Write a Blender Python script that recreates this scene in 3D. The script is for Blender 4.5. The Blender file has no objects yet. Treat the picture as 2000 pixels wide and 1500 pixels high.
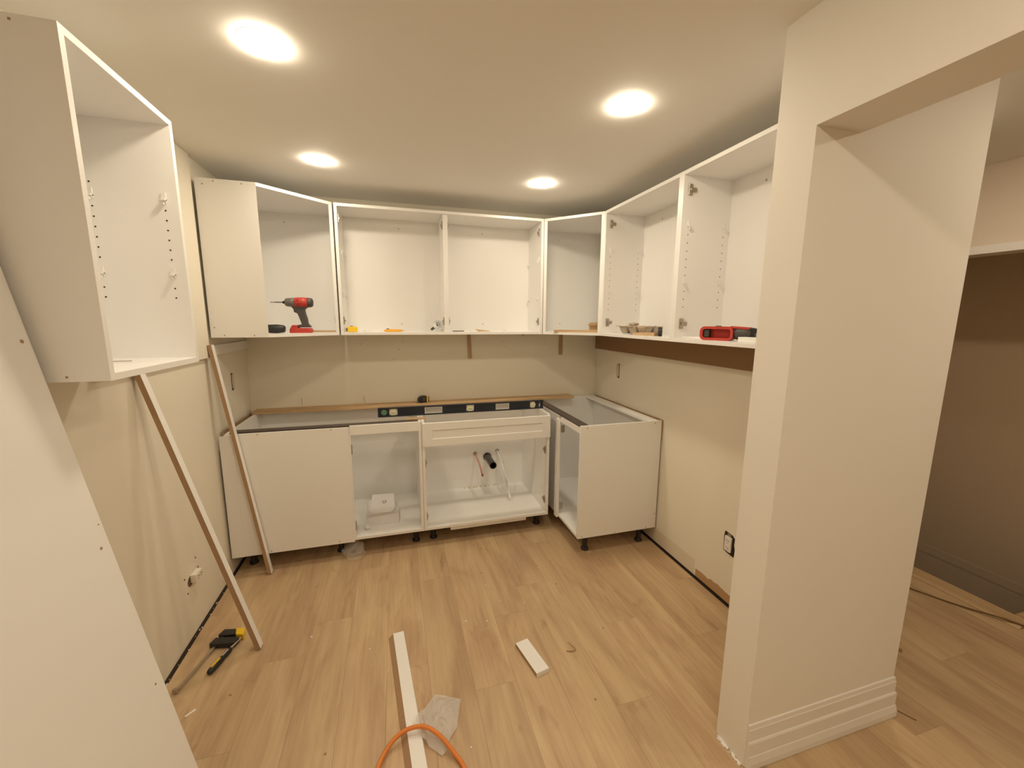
import bpy, bmesh, math, random
from mathutils import Vector, Matrix, Quaternion, noise

random.seed(7)
scene = bpy.context.scene
COL = scene.collection

# ------------------------------------------------------------------ camera
cam_d = bpy.data.cameras.new('camera')
cam = bpy.data.objects.new('camera', cam_d)
COL.objects.link(cam)
cam_d.sensor_fit = 'HORIZONTAL'
cam_d.sensor_width = 36.0
cam_d.lens = 789.08 / 2000.0 * 36.0
cam_d.clip_start = 0.02
_r = Vector((0.96105075, -0.2763061, 0.00603304))
_u = Vector((0.03800766, 0.15375766, 0.98737733))
_f = Vector((0.27374601, 0.94869042, -0.15827066))
mw = Matrix((( _r.x, _u.x, -_f.x, 0.99598), (_r.y, _u.y, -_f.y, -3.19702),
             (_r.z, _u.z, -_f.z, 1.53332), (0, 0, 0, 1)))
cam.matrix_world = mw
scene.camera = cam

# ------------------------------------------------------------------ world, exposure
world = bpy.data.worlds.new('world')
scene.world = world
world.use_nodes = True
world.node_tree.nodes['Background'].inputs[0].default_value = (1.0, 0.85, 0.68, 1)
world.node_tree.nodes['Background'].inputs[1].default_value = 0.02
scene.view_settings.view_transform = 'Standard'
scene.view_settings.look = 'None'
scene.view_settings.exposure = 0.0
scene.view_settings.gamma = 1.0
scene.view_settings.use_curve_mapping = False
cy = scene.cycles
cy.diffuse_bounces = 5; cy.max_bounces = 6; cy.glossy_bounces = 2; cy.transmission_bounces = 4
cy.use_light_tree = False; cy.caustics_reflective = False; cy.caustics_refractive = False
cy.adaptive_threshold = 0.02
LAMP = 124.0                       # radiance of the downlight lenses
LAMP_COL = (1.0, 0.86, 0.65)

# ------------------------------------------------------------------ room numbers (metres)
W = 2.6864          # right wall
ZC = 2.358          # ceiling
DU = 0.307          # wall cabinet depth
DB = 0.598          # base cabinet depth
ZT, ZB = 2.251, 1.423
BT, BB = 0.876, 0.119
XP, YP = 2.1022, -2.2901
T = 0.018

# ------------------------------------------------------------------ materials
def new_mat(name):
    m = bpy.data.materials.new(name)
    m.use_nodes = True
    nt = m.node_tree
    b = nt.nodes['Principled BSDF']
    return m, nt, b

def plain(name, col, rough=0.5, metal=0.0, spec=0.5, bump=0.0, bscale=200.0, var=0.0, vscale=4.0):
    m, nt, b = new_mat(name)
    b.inputs['Base Color'].default_value = (*col, 1)
    b.inputs['Roughness'].default_value = rough
    b.inputs['Metallic'].default_value = metal
    b.inputs['Specular IOR Level'].default_value = spec
    if bump or var:
        tc = nt.nodes.new('ShaderNodeTexCoord')
    if var:
        n = nt.nodes.new('ShaderNodeTexNoise'); n.inputs['Scale'].default_value = vscale
        n.inputs['Detail'].default_value = 4
        nt.links.new(tc.outputs['Object'], n.inputs['Vector'])
        mr = nt.nodes.new('ShaderNodeMix'); mr.data_type = 'RGBA'
        mr.inputs[6].default_value = (*[c * (1 - var) for c in col], 1)
        mr.inputs[7].default_value = (*[min(1, c * (1 + var)) for c in col], 1)
        nt.links.new(n.outputs['Fac'], mr.inputs[0])
        nt.links.new(mr.outputs[2], b.inputs['Base Color'])
    if bump:
        n2 = nt.nodes.new('ShaderNodeTexNoise'); n2.inputs['Scale'].default_value = bscale
        n2.inputs['Detail'].default_value = 3
        nt.links.new(tc.outputs['Object'], n2.inputs['Vector'])
        bp = nt.nodes.new('ShaderNodeBump'); bp.inputs['Strength'].default_value = bump
        bp.inputs['Distance'].default_value = 0.002
        nt.links.new(n2.outputs['Fac'], bp.inputs['Height'])
        nt.links.new(bp.outputs['Normal'], b.inputs['Normal'])
    return m

def wood(name, c1, c2, axis=1, scale=1.0, rough=0.55, rand=False, grain=1.0):
    m, nt, b = new_mat(name)
    tc = nt.nodes.new('ShaderNodeTexCoord')
    mp = nt.nodes.new('ShaderNodeMapping')
    s = [9.0 * scale] * 3; s[axis] = 0.9 * scale
    mp.inputs['Scale'].default_value = s
    src = tc.outputs['Object']
    if rand:
        oi = nt.nodes.new('ShaderNodeObjectInfo')
        mul = nt.nodes.new('ShaderNodeMath'); mul.operation = 'MULTIPLY'; mul.inputs[1].default_value = 37.0
        nt.links.new(oi.outputs['Random'], mul.inputs[0])
        add = nt.nodes.new('ShaderNodeVectorMath'); add.operation = 'ADD'
        nt.links.new(src, add.inputs[0]); nt.links.new(mul.outputs[0], add.inputs[1])
        src = add.outputs[0]
    nt.links.new(src, mp.inputs['Vector'])
    n = nt.nodes.new('ShaderNodeTexNoise'); n.inputs['Scale'].default_value = 1.0
    n.inputs['Detail'].default_value = 6; n.inputs['Roughness'].default_value = 0.6; n.inputs['Distortion'].default_value = 0.6
    nt.links.new(mp.outputs[0], n.inputs['Vector'])
    mp2 = nt.nodes.new('ShaderNodeMapping')
    s2 = [70.0 * scale] * 3; s2[axis] = 2.0 * scale
    mp2.inputs['Scale'].default_value = s2
    nt.links.new(src, mp2.inputs['Vector'])
    n2 = nt.nodes.new('ShaderNodeTexNoise'); n2.inputs['Scale'].default_value = 1.0; n2.inputs['Detail'].default_value = 3
    nt.links.new(mp2.outputs[0], n2.inputs['Vector'])
    cr = nt.nodes.new('ShaderNodeValToRGB')
    cr.color_ramp.elements[0].position = 0.33; cr.color_ramp.elements[0].color = (*c1, 1)
    cr.color_ramp.elements[1].position = 0.62; cr.color_ramp.elements[1].color = (*c2, 1)
    nt.links.new(n.outputs['Fac'], cr.inputs[0])
    mx = nt.nodes.new('ShaderNodeMix'); mx.data_type = 'RGBA'; mx.blend_type = 'MULTIPLY'
    mx.inputs[0].default_value = 0.35 * grain
    g = nt.nodes.new('ShaderNodeValToRGB')
    g.color_ramp.elements[0].position = 0.35; g.color_ramp.elements[0].color = (.62, .56, .5, 1)
    g.color_ramp.elements[1].position = 0.6; g.color_ramp.elements[1].color = (1, 1, 1, 1)
    nt.links.new(n2.outputs['Fac'], g.inputs[0])
    nt.links.new(cr.outputs[0], mx.inputs[6]); nt.links.new(g.outputs[0], mx.inputs[7])
    last = mx.outputs[2]
    if rand:
        hsv = nt.nodes.new('ShaderNodeHueSaturation')
        mrg = nt.nodes.new('ShaderNodeMapRange'); mrg.inputs[3].default_value = 0.965; mrg.inputs[4].default_value = 1.035
        nt.links.new(oi.outputs['Random'], mrg.inputs[0]); nt.links.new(mrg.outputs[0], hsv.inputs['Value'])
        nt.links.new(last, hsv.inputs['Color']); last = hsv.outputs[0]
    nt.links.new(last, b.inputs['Base Color'])
    b.inputs['Roughness'].default_value = rough
    return m

def floor_mat():
    m, nt, b = new_mat('oak_laminate')
    N = nt.nodes.new; L = nt.links.new
    tc = N('ShaderNodeTexCoord'); oi = N('ShaderNodeObjectInfo')
    mul = N('ShaderNodeMath'); mul.operation = 'MULTIPLY'; mul.inputs[1].default_value = 53.0
    L(oi.outputs['Random'], mul.inputs[0])
    add = N('ShaderNodeVectorMath'); add.operation = 'ADD'
    L(tc.outputs['Object'], add.inputs[0]); L(mul.outputs[0], add.inputs[1])
    def nz(sx, sy, detail, dist, rough=.55):
        mp = N('ShaderNodeMapping'); mp.inputs['Scale'].default_value = (sx, sy, sx)
        L(add.outputs[0], mp.inputs['Vector'])
        n = N('ShaderNodeTexNoise'); n.inputs['Scale'].default_value = 1.0
        n.inputs['Detail'].default_value = detail; n.inputs['Roughness'].default_value = rough; n.inputs['Distortion'].default_value = dist
        L(mp.outputs[0], n.inputs['Vector']); return n.outputs['Fac']
    def ramp(fac, p0, c0, p1, c1):
        r = N('ShaderNodeValToRGB'); e = r.color_ramp.elements
        e[0].position = p0; e[0].color = (*c0, 1); e[1].position = p1; e[1].color = (*c1, 1)
        L(fac, r.inputs[0]); return r.outputs[0]
    base = ramp(nz(7.0, 1.5, 4, .8), .36, (.475, .318, .188), .62, (.60, .437, .258))
    dark = ramp(nz(9.0, 2.6, 5, 1.4), .60, (1, 1, 1), .74, (.80, .75, .72))
    fine = ramp(nz(75.0, 3.0, 3, .2), .32, (.90, .885, .87), .58, (1, 1, 1))
    def mulc(a, c):
        x = N('ShaderNodeMix'); x.data_type = 'RGBA'; x.blend_type = 'MULTIPLY'; x.inputs[0].default_value = 1.0
        L(a, x.inputs[6]); L(c, x.inputs[7]); return x.outputs[2]
    col = mulc(mulc(base, dark), fine)
    hsv = N('ShaderNodeHueSaturation'); mr = N('ShaderNodeMapRange')
    mr.inputs[3].default_value = .95; mr.inputs[4].default_value = 1.06
    L(oi.outputs['Random'], mr.inputs[0]); L(mr.outputs[0], hsv.inputs['Value']); L(col, hsv.inputs['Color'])
    L(hsv.outputs[0], b.inputs['Base Color'])
    b.inputs['Roughness'].default_value = .45
    return m

WHITE = plain('white_melamine', (.87, .86, .84), .32, spec=.4)
WHITE2 = plain('white_foil_panel', (.86, .85, .83), .38, spec=.4)
WALLP = plain('cream_wall_paint', (.84, .79, .675), .62)
CEILP = plain('ceiling_paint', (.86, .835, .785), .7)
TRIMP = plain('trim_paint', (.83, .80, .76), .4)
PILLP = plain('pillar_paint', (.85, .815, .755), .6)
FLOORM = floor_mat()
SUBF = plain('dark_subfloor', (.05, .035, .025), .9)
PINE = wood('pine', (.50, .33, .17), (.66, .46, .26), axis=0, scale=1.5, rough=.6)
PINEZ = wood('pine_upright', (.42, .26, .14), (.55, .36, .2), axis=2, scale=1.5, rough=.6)
CHIP = plain('raw_chipboard', (.40, .255, .145), .85, var=.22, vscale=160)
HARDB = plain('brown_hardboard', (.27, .15, .065), .6, var=.06, vscale=12)
DARKR = plain('dark_brown_rail', (.085, .066, .058), .5)
BLACKP = plain('black_plastic', (.018, .017, .018), .45)
DGREY = plain('dark_grey_plastic', (.075, .068, .062), .55)
MGREY = plain('grey_plastic', (.16, .15, .135), .5)
RED = plain('red_plastic', (.52, .05, .035), .42)
DRED = plain('deep_red_plastic', (.42, .03, .02), .5)
YEL = plain('yellow_plastic', (.86, .56, .02), .4)
ORY = plain('orange_yellow_plastic', (.86, .42, .03), .4)
NICKEL = plain('nickel', (.45, .40, .33), .35, metal=.9)
STEEL = plain('steel', (.55, .50, .44), .3, metal=1.0)
PULP = plain('paper_pulp', (.47, .385, .29), .9, var=.12, vscale=40, bump=.3, bscale=120)
CARD = plain('cardboard', (.50, .32, .165), .8, var=.05, vscale=20)
PAPER = plain('white_paper', (.78, .76, .77), .6)
INK = plain('grey_print', (.16, .16, .18), .6)
GREENP = plain('green_plastic', (.10, .24, .15), .5)
ACRYL = plain('pale_vial_acrylic', (.74, .72, .55), .2)
HOLE = plain('dark_hole', (.02, .015, .01), .9)
PEX_R = plain('red_pipe', (.62, .30, .24), .35)
PEX_W = plain('white_pipe', (.78, .76, .72), .3)
ABS = plain('black_drain_pipe', (.022, .021, .022), .3)
ORANGE = plain('orange_cord', (.72, .22, .035), .45)
CORDB = plain('brown_cord', (.16, .085, .02), .6)
STAIRP = plain('tan_stairwell_paint', (.58, .45, .32), .7)
NAVY = plain('navy_aluminium', (.016, .02, .03), .35)
PIN = plain('clear_white_pin', (.86, .85, .82), .15)

def film(name, col, alpha, rough):
    m, nt, b = new_mat(name)
    b.inputs['Base Color'].default_value = (*col, 1)
    b.inputs['Roughness'].default_value = rough
    b.inputs['Alpha'].default_value = alpha
    tc = nt.nodes.new('ShaderNodeTexCoord')
    n = nt.nodes.new('ShaderNodeTexNoise'); n.inputs['Scale'].default_value = 45; n.inputs['Detail'].default_value = 4
    nt.links.new(tc.outputs['Object'], n.inputs['Vector'])
    bp = nt.nodes.new('ShaderNodeBump'); bp.inputs['Strength'].default_value = .6; bp.inputs['Distance'].default_value = .004
    nt.links.new(n.outputs['Fac'], bp.inputs['Height']); nt.links.new(bp.outputs['Normal'], b.inputs['Normal'])
    return m
FILM = film('clear_poly_film', (.86, .86, .85), .46, .1)
FILM2 = film('thin_clear_wrap', (.84, .82, .79), .15, .06)

def emit(name, col, s):
    m = bpy.data.materials.new(name); m.use_nodes = True
    nt = m.node_tree; nt.nodes.clear()
    o = nt.nodes.new('ShaderNodeOutputMaterial'); e = nt.nodes.new('ShaderNodeEmission')
    e.inputs[0].default_value = (*col, 1); e.inputs[1].default_value = s
    nt.links.new(e.outputs[0], o.inputs[0])
    return m
LENS = emit('downlight_lens', LAMP_COL, LAMP)

def glass(name):
    m, nt, b = new_mat(name)
    b.inputs['Base Color'].default_value = (.9, .92, .92, 1)
    b.inputs['Roughness'].default_value = .03
    b.inputs['Transmission Weight'].default_value = .9
    b.inputs['IOR'].default_value = 1.2
    return m
GLASS = glass('bulb_glass')

# right wall paint: bare torn paper strip along the floor and an old plaster patch
def wall_right_mat():
    m, nt, b = new_mat('cream_wall_paint_torn')
    b.inputs['Roughness'].default_value = .62
    tc = nt.nodes.new('ShaderNodeTexCoord')
    sp = nt.nodes.new('ShaderNodeSeparateXYZ'); nt.links.new(tc.outputs['Object'], sp.inputs[0])
    n = nt.nodes.new('ShaderNodeTexNoise'); n.inputs['Scale'].default_value = 14; n.inputs['Detail'].default_value = 5
    nt.links.new(tc.outputs['Object'], n.inputs['Vector'])
    def math_(op, a, bb):
        k = nt.nodes.new('ShaderNodeMath'); k.operation = op
        for i, v in enumerate((a, bb)):
            if isinstance(v, (int, float)): k.inputs[i].default_value = v
            else: nt.links.new(v, k.inputs[i])
        return k.outputs[0]
    lim = math_('ADD', math_('MULTIPLY', n.outputs['Fac'], .05), .038)
    m1 = math_('MULTIPLY', math_('LESS_THAN', sp.outputs[2], lim), math_('LESS_THAN', sp.outputs[1], -1.36))
    m2 = math_('MULTIPLY', math_('LESS_THAN', sp.outputs[2], .105), math_('GREATER_THAN', sp.outputs[1], -1.35))
    m2 = math_('MULTIPLY', m2, .6)
    mx = nt.nodes.new('ShaderNodeMix'); mx.data_type = 'RGBA'
    mx.inputs[6].default_value = (.84, .79, .675, 1); mx.inputs[7].default_value = (.70, .60, .47, 1)
    nt.links.new(m2, mx.inputs[0])
    mx2 = nt.nodes.new('ShaderNodeMix'); mx2.data_type = 'RGBA'
    mx2.inputs[7].default_value = (.50, .315, .16, 1)
    nt.links.new(m1, mx2.inputs[0]); nt.links.new(mx.outputs[2], mx2.inputs[6])
    nt.links.new(mx2.outputs[2], b.inputs['Base Color'])
    return m
WALLR = wall_right_mat()

# ------------------------------------------------------------------ mesh helpers
def bm_box(bm, x0, x1, y0, y1, z0, z1):
    vs = [bm.verts.new((x, y, z)) for x in (x0, x1) for y in (y0, y1) for z in (z0, z1)]
    for f in ((0, 1, 3, 2), (4, 6, 7, 5), (0, 4, 5, 1), (2, 3, 7, 6), (0, 2, 6, 4), (1, 5, 7, 3)):
        bm.faces.new([vs[i] for i in f])
    return vs

def finish(name, bm, mat, parent=None, loc=None, rot=None, smooth=False, bevel=0.0, seg=2):
    bmesh.ops.recalc_face_normals(bm, faces=bm.faces)
    if bevel:
        es = [e for e in bm.edges if len(e.link_faces) == 2 and e.calc_face_angle(0) > .5]
        bmesh.ops.bevel(bm, geom=es, offset=bevel, segments=seg, affect='EDGES', profile=.5, clamp_overlap=True)
    me = bpy.data.meshes.new(name)
    bm.to_mesh(me); bm.free()
    me.materials.append(mat)
    if smooth:
        for p in me.polygons: p.use_smooth = True
    o = bpy.data.objects.new(name, me)
    COL.objects.link(o)
    if parent is not None: o.parent = parent
    if loc is not None: o.location = loc
    if rot is not None: o.rotation_euler = rot
    return o

def box(name, b, mat, parent=None, bevel=0.0, loc=None, rot=None):
    bm = bmesh.new()
    bm_box(bm, *b)
    return finish(name, bm, mat, parent, loc, rot, bevel=bevel)

def boxes(name, bs, mat, parent=None, bevel=0.0):
    bm = bmesh.new()
    for b in bs: bm_box(bm, *b)
    return finish(name, bm, mat, parent, bevel=bevel)

def prism_xy(bm, pts, z0, z1):
    a = [bm.verts.new((x, y, z0)) for x, y in pts]
    c = [bm.verts.new((x, y, z1)) for x, y in pts]
    bm.faces.new(a); bm.faces.new(c)
    n = len(pts)
    for i in range(n): bm.faces.new((a[i], a[(i + 1) % n], c[(i + 1) % n], c[i]))

def prism_xz(bm, pts, y0, y1):
    a = [bm.verts.new((x, y0, z)) for x, z in pts]
    c = [bm.verts.new((x, y1, z)) for x, z in pts]
    bm.faces.new(a); bm.faces.new(c)
    n = len(pts)
    for i in range(n): bm.faces.new((a[i], a[(i + 1) % n], c[(i + 1) % n], c[i]))

def lathe(bm, prof, origin, axis, n=20):
    ax = Vector(axis).normalized(); q = Vector((0, 0, 1)).rotation_difference(ax)
    rings = []
    for t, r in prof:
        ring = []
        for i in range(n):
            a = 2 * math.pi * i / n
            ring.append(bm.verts.new(Vector(origin) + q @ Vector((r * math.cos(a), r * math.sin(a), t))))
        rings.append(ring)
    for a, b in zip(rings, rings[1:]):
        for i in range(n): bm.faces.new((a[i], a[(i + 1) % n], b[(i + 1) % n], b[i]))
    bm.faces.new(rings[0]); bm.faces.new(rings[-1])

def tube(bm, pts, r, n=10, cap=True):
    pts = [Vector(p) for p in pts]
    rings = []
    up = None
    for i, p in enumerate(pts):
        d = (pts[min(i + 1, len(pts) - 1)] - pts[max(i - 1, 0)]).normalized()
        if up is None:
            up = Vector((0, 0, 1)) if abs(d.z) < .9 else Vector((1, 0, 0))
        s = d.cross(up).normalized(); up = s.cross(d).normalized()
        rings.append([bm.verts.new(p + r * (math.cos(2 * math.pi * k / n) * s + math.sin(2 * math.pi * k / n) * up)) for k in range(n)])
    for a, b in zip(rings, rings[1:]):
        for i in range(n): bm.faces.new((a[i], a[(i + 1) % n], b[(i + 1) % n], b[i]))
    if cap: bm.faces.new(rings[0]); bm.faces.new(rings[-1])

def smooth_path(pts, k=6):
    pts = [Vector(p) for p in pts]; out = []
    P = [pts[0]] + pts + [pts[-1]]
    for i in range(1, len(P) - 2):
        for j in range(k):
            t = j / k
            p0, p1, p2, p3 = P[i - 1], P[i], P[i + 1], P[i + 2]
            out.append(.5 * ((2 * p1) + (-p0 + p2) * t + (2 * p0 - 5 * p1 + 4 * p2 - p3) * t * t + (-p0 + 3 * p1 - 3 * p2 + p3) * t ** 3))
    out.append(pts[-1]); return out

def tag(o, label, cat, group=None):
    o['label'] = label; o['category'] = cat
    if group: o['group'] = group
    return o

def thing(name, label, cat, loc=(0, 0, 0), rz=0.0, group=None, rot=None):
    o = bpy.data.objects.new(name, None)
    o.empty_display_size = .05
    COL.objects.link(o)
    o.location = loc
    o.rotation_euler = rot if rot else (0, 0, rz)
    return tag(o, label, cat, group)

def struct(o, label=None):
    o['kind'] = 'structure'
    if label: o['label'] = label
    return o

def stuff(o):
    o['kind'] = 'stuff'; return o

# ================================================================== SETTING
# floor: sub floor + laminate planks (each plank a piece of its own)
bm = bmesh.new()
bm_box(bm, -.12, 4.0, -5.2, .12, -.2, -.0125)
bm_box(bm, 4.0, 5.1, -5.2, -2.10, -.2, -.0125)
bm_box(bm, 2.82, 4.0, .12, .9, -.2, -.0125)
floor = struct(finish('floor', bm, SUBF), 'light oak laminate floor')
PITCH, GAP = .178, .0003
_plank_cache = {}
def plank_mesh(w, l):
    key = (round(w, 4), round(l, 4))
    if key in _plank_cache: return _plank_cache[key]
    bm = bmesh.new(); c = .0005
    z0, z1 = -.0124, 0.0
    lo = [bm.verts.new(v) for v in ((0, 0, z0), (w, 0, z0), (w, l, z0), (0, l, z0))]
    mi = [bm.verts.new(v) for v in ((0, 0, z1 - c), (w, 0, z1 - c), (w, l, z1 - c), (0, l, z1 - c))]
    hi = [bm.verts.new(v) for v in ((c, c, z1), (w - c, c, z1), (w - c, l - c, z1), (c, l - c, z1))]
    bm.faces.new(hi)
    for a, b in ((lo, mi), (mi, hi)):
        for i in range(4): bm.faces.new((a[i], a[(i + 1) % 4], b[(i + 1) % 4], b[i]))
    bmesh.ops.recalc_face_normals(bm, faces=bm.faces)
    me = bpy.data.meshes.new('plank'); bm.to_mesh(me); bm.free(); me.materials.append(FLOORM)
    _plank_cache[key] = me
    return me
def add_plank(x0, x1, y0, y1):
    if x1 - x0 < .01 or y1 - y0 < .02: return
    o = bpy.data.objects.new('plank', plank_mesh(x1 - x0 - GAP, y1 - y0 - GAP))
    COL.objects.link(o); o.parent = floor; o.location = (x0, y0, 0)
def plank_field(xa, xb, ya, yb, x_origin):
    k = 0; x = x_origin
    while x < xb:
        x0, x1 = max(x, xa), min(x + PITCH, xb)
        if x1 > x0:
            off = [0.0, .41, .82, .2, .63, 1.02][int(round((x + 9) / PITCH)) % 6]
            y = ya - 1.22 + off
            while y < yb:
                a, b = max(y, ya), min(y + 1.22, yb)
                if b > a: add_plank(x0, x1, a, b)
                y += 1.22
        x += PITCH
plank_field(.007, 2.670, -3.6, -.004, .016)              # kitchen
plank_field(2.670, 2.8135, -3.6, -2.172, 2.6355)         # under the opening
plank_field(2.8135, 3.968, -3.6, .8, 2.8135)             # hall
plank_field(3.968, 4.98, -3.6, -2.16, 3.968)             # landing
bm = bmesh.new(); bm_box(bm, .01, 4.98, -5.19, -3.602, -.0124, 0)
finish('plank_run', bm, FLOORM, floor)

struct(box('ceiling', (-.12, 5.2, -5.3, .95, ZC, ZC + .12), CEILP))
struct(box('wall_left', (-.12, 0, -5.2, .12, .005, ZC), WALLP))
struct(box('gap_shade_left', (-.12, -.001, -5.2, .12, -.2, .005), plain('wall_foot_gap_shade', (.10, .07, .045), .9)), 'dark strip coloured as the shaded gap under the left wall')  # flush dark box, shade of the wall-foot gap put into its colour
struct(box('wall_right', (W, 2.8127, -2.1677, -.0005, .008, ZC), WALLR))
struct(box('gap_shade_right', (W + .01, 2.8127, -2.1677, -.0005, -.2, .008), SUBF), 'dark strip coloured as the shaded gap under the right wall')  # dark box behind the wall foot, its colour stands for shade in the gap
wall_back = struct(box('wall_back', (0, 2.8127, 0, .12, -.2, ZC), WALLP))
struct(box('wall_front', (-.12, 5.2, -5.32, -5.2, -.2, ZC), WALLP))
bm = bmesh.new()
bm_box(bm, XP, 2.8127, YP, -2.1677, .003, ZC)
bm_box(bm, XP, 2.265, -5.2, YP, 2.0516, ZC)
bm_box(bm, XP, 2.265, -5.2, -4.75, .003, 2.0516)
bmesh.ops.remove_doubles(bm, verts=bm.verts, dist=1e-5)
struct(finish('wall_partition', bm, PILLP), 'cream partition post and header round a wide opening')
struct(box('wall_stair', (5.0, 5.1, -5.2, .95, -2.6, ZC), STAIRP))
struct(box('wall_hall', (2.8127, 5.0, .8, .92, -2.6, ZC), STAIRP))
struct(box('trim_2', (4.996, 5.0, -2.1, .8, -.285, -.222), STAIRP), 'ledge along the dark stairwell wall')
box('wall_stairwell_side', (3.98, 4.0, -2.1, .8, -2.6, -.2), STAIRP)['kind'] = 'structure'
box('wall_stairwell_end', (4.0, 5.0, -2.12, -2.1, -2.6, -.2), STAIRP)['kind'] = 'structure'
struct(box('floor_lower', (3.98, 5.1, -2.12, .9, -2.7, -2.6), SUBF))
hh = struct(box('wall_stair_header', (4.07, 4.19, -5.2, .8, 1.94, ZC), plain('hall_paint', (.76, .655, .545), .6)))
struct(box('trim_3', (4.055, 4.195, -5.2, .8, 1.897, 1.94), TRIMP), 'pale bead along the lower edge of the stairwell header')

# baseboard round the partition end
prof = [(0, 0), (.019, 0), (.019, .022), (.0145, .047), (.0125, .05), (.0125, .098), (.0105, .103), (.0075, .106), (.0075, .148), (.0055, .152), (.004, .166), (0, .168)]
bm = bmesh.new()
def sweep(path_dirs):
    rings = []
    for p, n in path_dirs:
        rings.append([bm.verts.new((p[0] + n[0] * d, p[1] + n[1] * d, z + .002)) for d, z in prof])
    k = len(prof)
    for a, b in zip(rings, rings[1:]):
        for i in range(k): bm.faces.new((a[i], a[(i + 1) % k], b[(i + 1) % k], b[i]))
    bm.faces.new(rings[0]); bm.faces.new(rings[-1])
sweep([((XP + .003, YP), (0, -1)), ((2.8127, YP), (1, -1)), ((2.8127, -1.0), (1, 0))])
bb = struct(finish('baseboard_partition', bm, TRIMP), 'stepped white baseboard round the partition foot')

# little crumbs of plaster under the partition end
bm = bmesh.new()
for i in range(26):
    y = YP + random.uniform(.004, .118); x = XP - random.uniform(.001, .012)
    s = random.uniform(.002, .006)
    bm_box(bm, x - s * .6, x + s * .6, y - s * 1.6, y + s * 1.6, 0.0005, s * .8 + .001)
for i in range(26):
    y = random.uniform(-1.75, -.72); x = random.uniform(.008, .018)
    s = random.uniform(.001, .0025)
    bm_box(bm, x - s, x + s, y - s * 1.5, y + s * 1.5, 0.0005, s + .001)
o = stuff(finish('plaster_crumbs', bm, TRIMP)); tag(o, 'pale plaster crumbs along the foot of the walls', 'debris')

# wall joint and pencil marks on the back wall
box('wall_joint', (.615, .631, -.0022, .0005, .93, 1.44), plain('joint_compound', (.84, .79, .69), .6), wall_back)
for x, z0, z1, t in ((.325, .905, .958, .0), (.757, .903, .955, -.006)):
    bm = bmesh.new(); tube(bm, [(x, -.001, z0), (x + t, -.001, z1)], .0011, 5)
    finish('pencil_mark', bm, INK, wall_back)
bm = bmesh.new()
for x, z in ((.75, 1.345), (1.05, 1.36), (1.02, 1.30), (1.83, 1.355), (1.86, 1.31), (.98, 1.23), (2.2, 1.33)):
    bm_box(bm, x - .002, x + .002, -.0012, .0, z - .004, z + .004)
stuff(finish('screw_dots', bm, CHIP, wall_back))

# ================================================================== DOWNLIGHTS
def downlight(x, y, label):
    t = thing('recessed_light', label, 'ceiling light', (x, y, ZC), group='round recessed ceiling lights')
    bm = bmesh.new()
    n = 28
    pr = [(.066, 0), (.0690, -.0003), (.0690, -.0010), (.066, -.0012)]
    rings = [[bm.verts.new((r * math.cos(2 * math.pi * i / n), r * math.sin(2 * math.pi * i / n), z)) for i in range(n)] for r, z in pr]
    for a, b in zip(rings, rings[1:]):
        for i in range(n): bm.faces.new((a[i], a[(i + 1) % n], b[(i + 1) % n], b[i]))
    finish('trim_ring', bm, TRIMP, t, smooth=True)
    bm = bmesh.new()
    n = 20
    pr = [(.067, -.0015), (.0655, -.006), (.052, -.0098)]
    rings = [[bm.verts.new((r * math.cos(2 * math.pi * i / n), r * math.sin(2 * math.pi * i / n), z)) for i in range(n)] for r, z in pr]
    for a, b in zip(rings, rings[1:]):
        for i in range(n): bm.faces.new((a[i], a[(i + 1) % n], b[(i + 1) % n], b[i]))
    bm.faces.new(rings[-1])
    finish('lens', bm, LENS, t, smooth=True)
downlight(.643, -1.664, 'lit round ceiling light nearest the tall left wall cabinet, largest in view')
downlight(.643, -.700, 'lit round ceiling light above the corner cabinet that holds the red driver')
downlight(1.903, -1.664, 'lit round ceiling light beside the right row of wall cabinets')
downlight(1.903, -.700, 'lit round ceiling light above the right corner wall cabinet, smallest in view')
downlight(1.38, -3.05, 'round ceiling light right above the viewer')
downlight(1.38, -3.90, 'added unseen ceiling light behind the viewer in the middle of the room')  # unseen lamp added as fill for the camera-facing surfaces
downlight(1.38, -4.70, 'added unseen ceiling light over the far end of the room behind the viewer')  # another added lamp out of view, lifts the post and left cabinet side
downlight(3.2, -1.90, 'added ceiling light in the hall hidden behind the post')  # added out of sight to brighten hall floor and stair header
downlight(3.2, -2.85, 'round ceiling light over the hall just beyond the wide opening')
downlight(3.2, -3.80, 'added unseen ceiling light over the far end of the hall')  # added lamp, never in view, raises the light level in the hall

# ================================================================== CABINETS
def rel(root, b):
    l = root.location
    return (b[0] - l.x, b[1] - l.x, b[2] - l.y, b[3] - l.y, b[4] - l.z, b[5] - l.z)

def M_back(x0):
    return lambda u0, u1, v0, v1, z0, z1: (x0 + u0, x0 + u1, -v1, -v0, z0, z1)
def M_right(y0):
    return lambda u0, u1, v0, v1, z0, z1: (W - v1, W - v0, -(y0 + u1), -(y0 + u0), z0, z1)
def M_left(y0, xo=0.0):
    return lambda u0, u1, v0, v1, z0, z1: (xo + v0, xo + v1, y0 + u0, y0 + u1, z0, z1)

def hinge(root, M, u, v, z, side, mat=NICKEL):
    """plate on the inner face at u; side +1 when the room of the cabinet is on the +u side"""
    a, b = (u, u + .006) if side > 0 else (u - .006, u)
    c, d = (u, u + .011) if side > 0 else (u - .011, u)
    bm = bmesh.new()
    bm_box(bm, *rel(root, M(a, b, v - .011, v + .011, z - .026, z + .026)))
    bm_box(bm, *rel(root, M(a, b, v - .034, v - .009, z - .0095, z + .0095)))
    bm_box(bm, *rel(root, M(c, d, v - .022, v + .006, z - .007, z + .007)))
    return finish('hinge_plate', bm, mat, root, bevel=.0012, seg=1)

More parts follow.
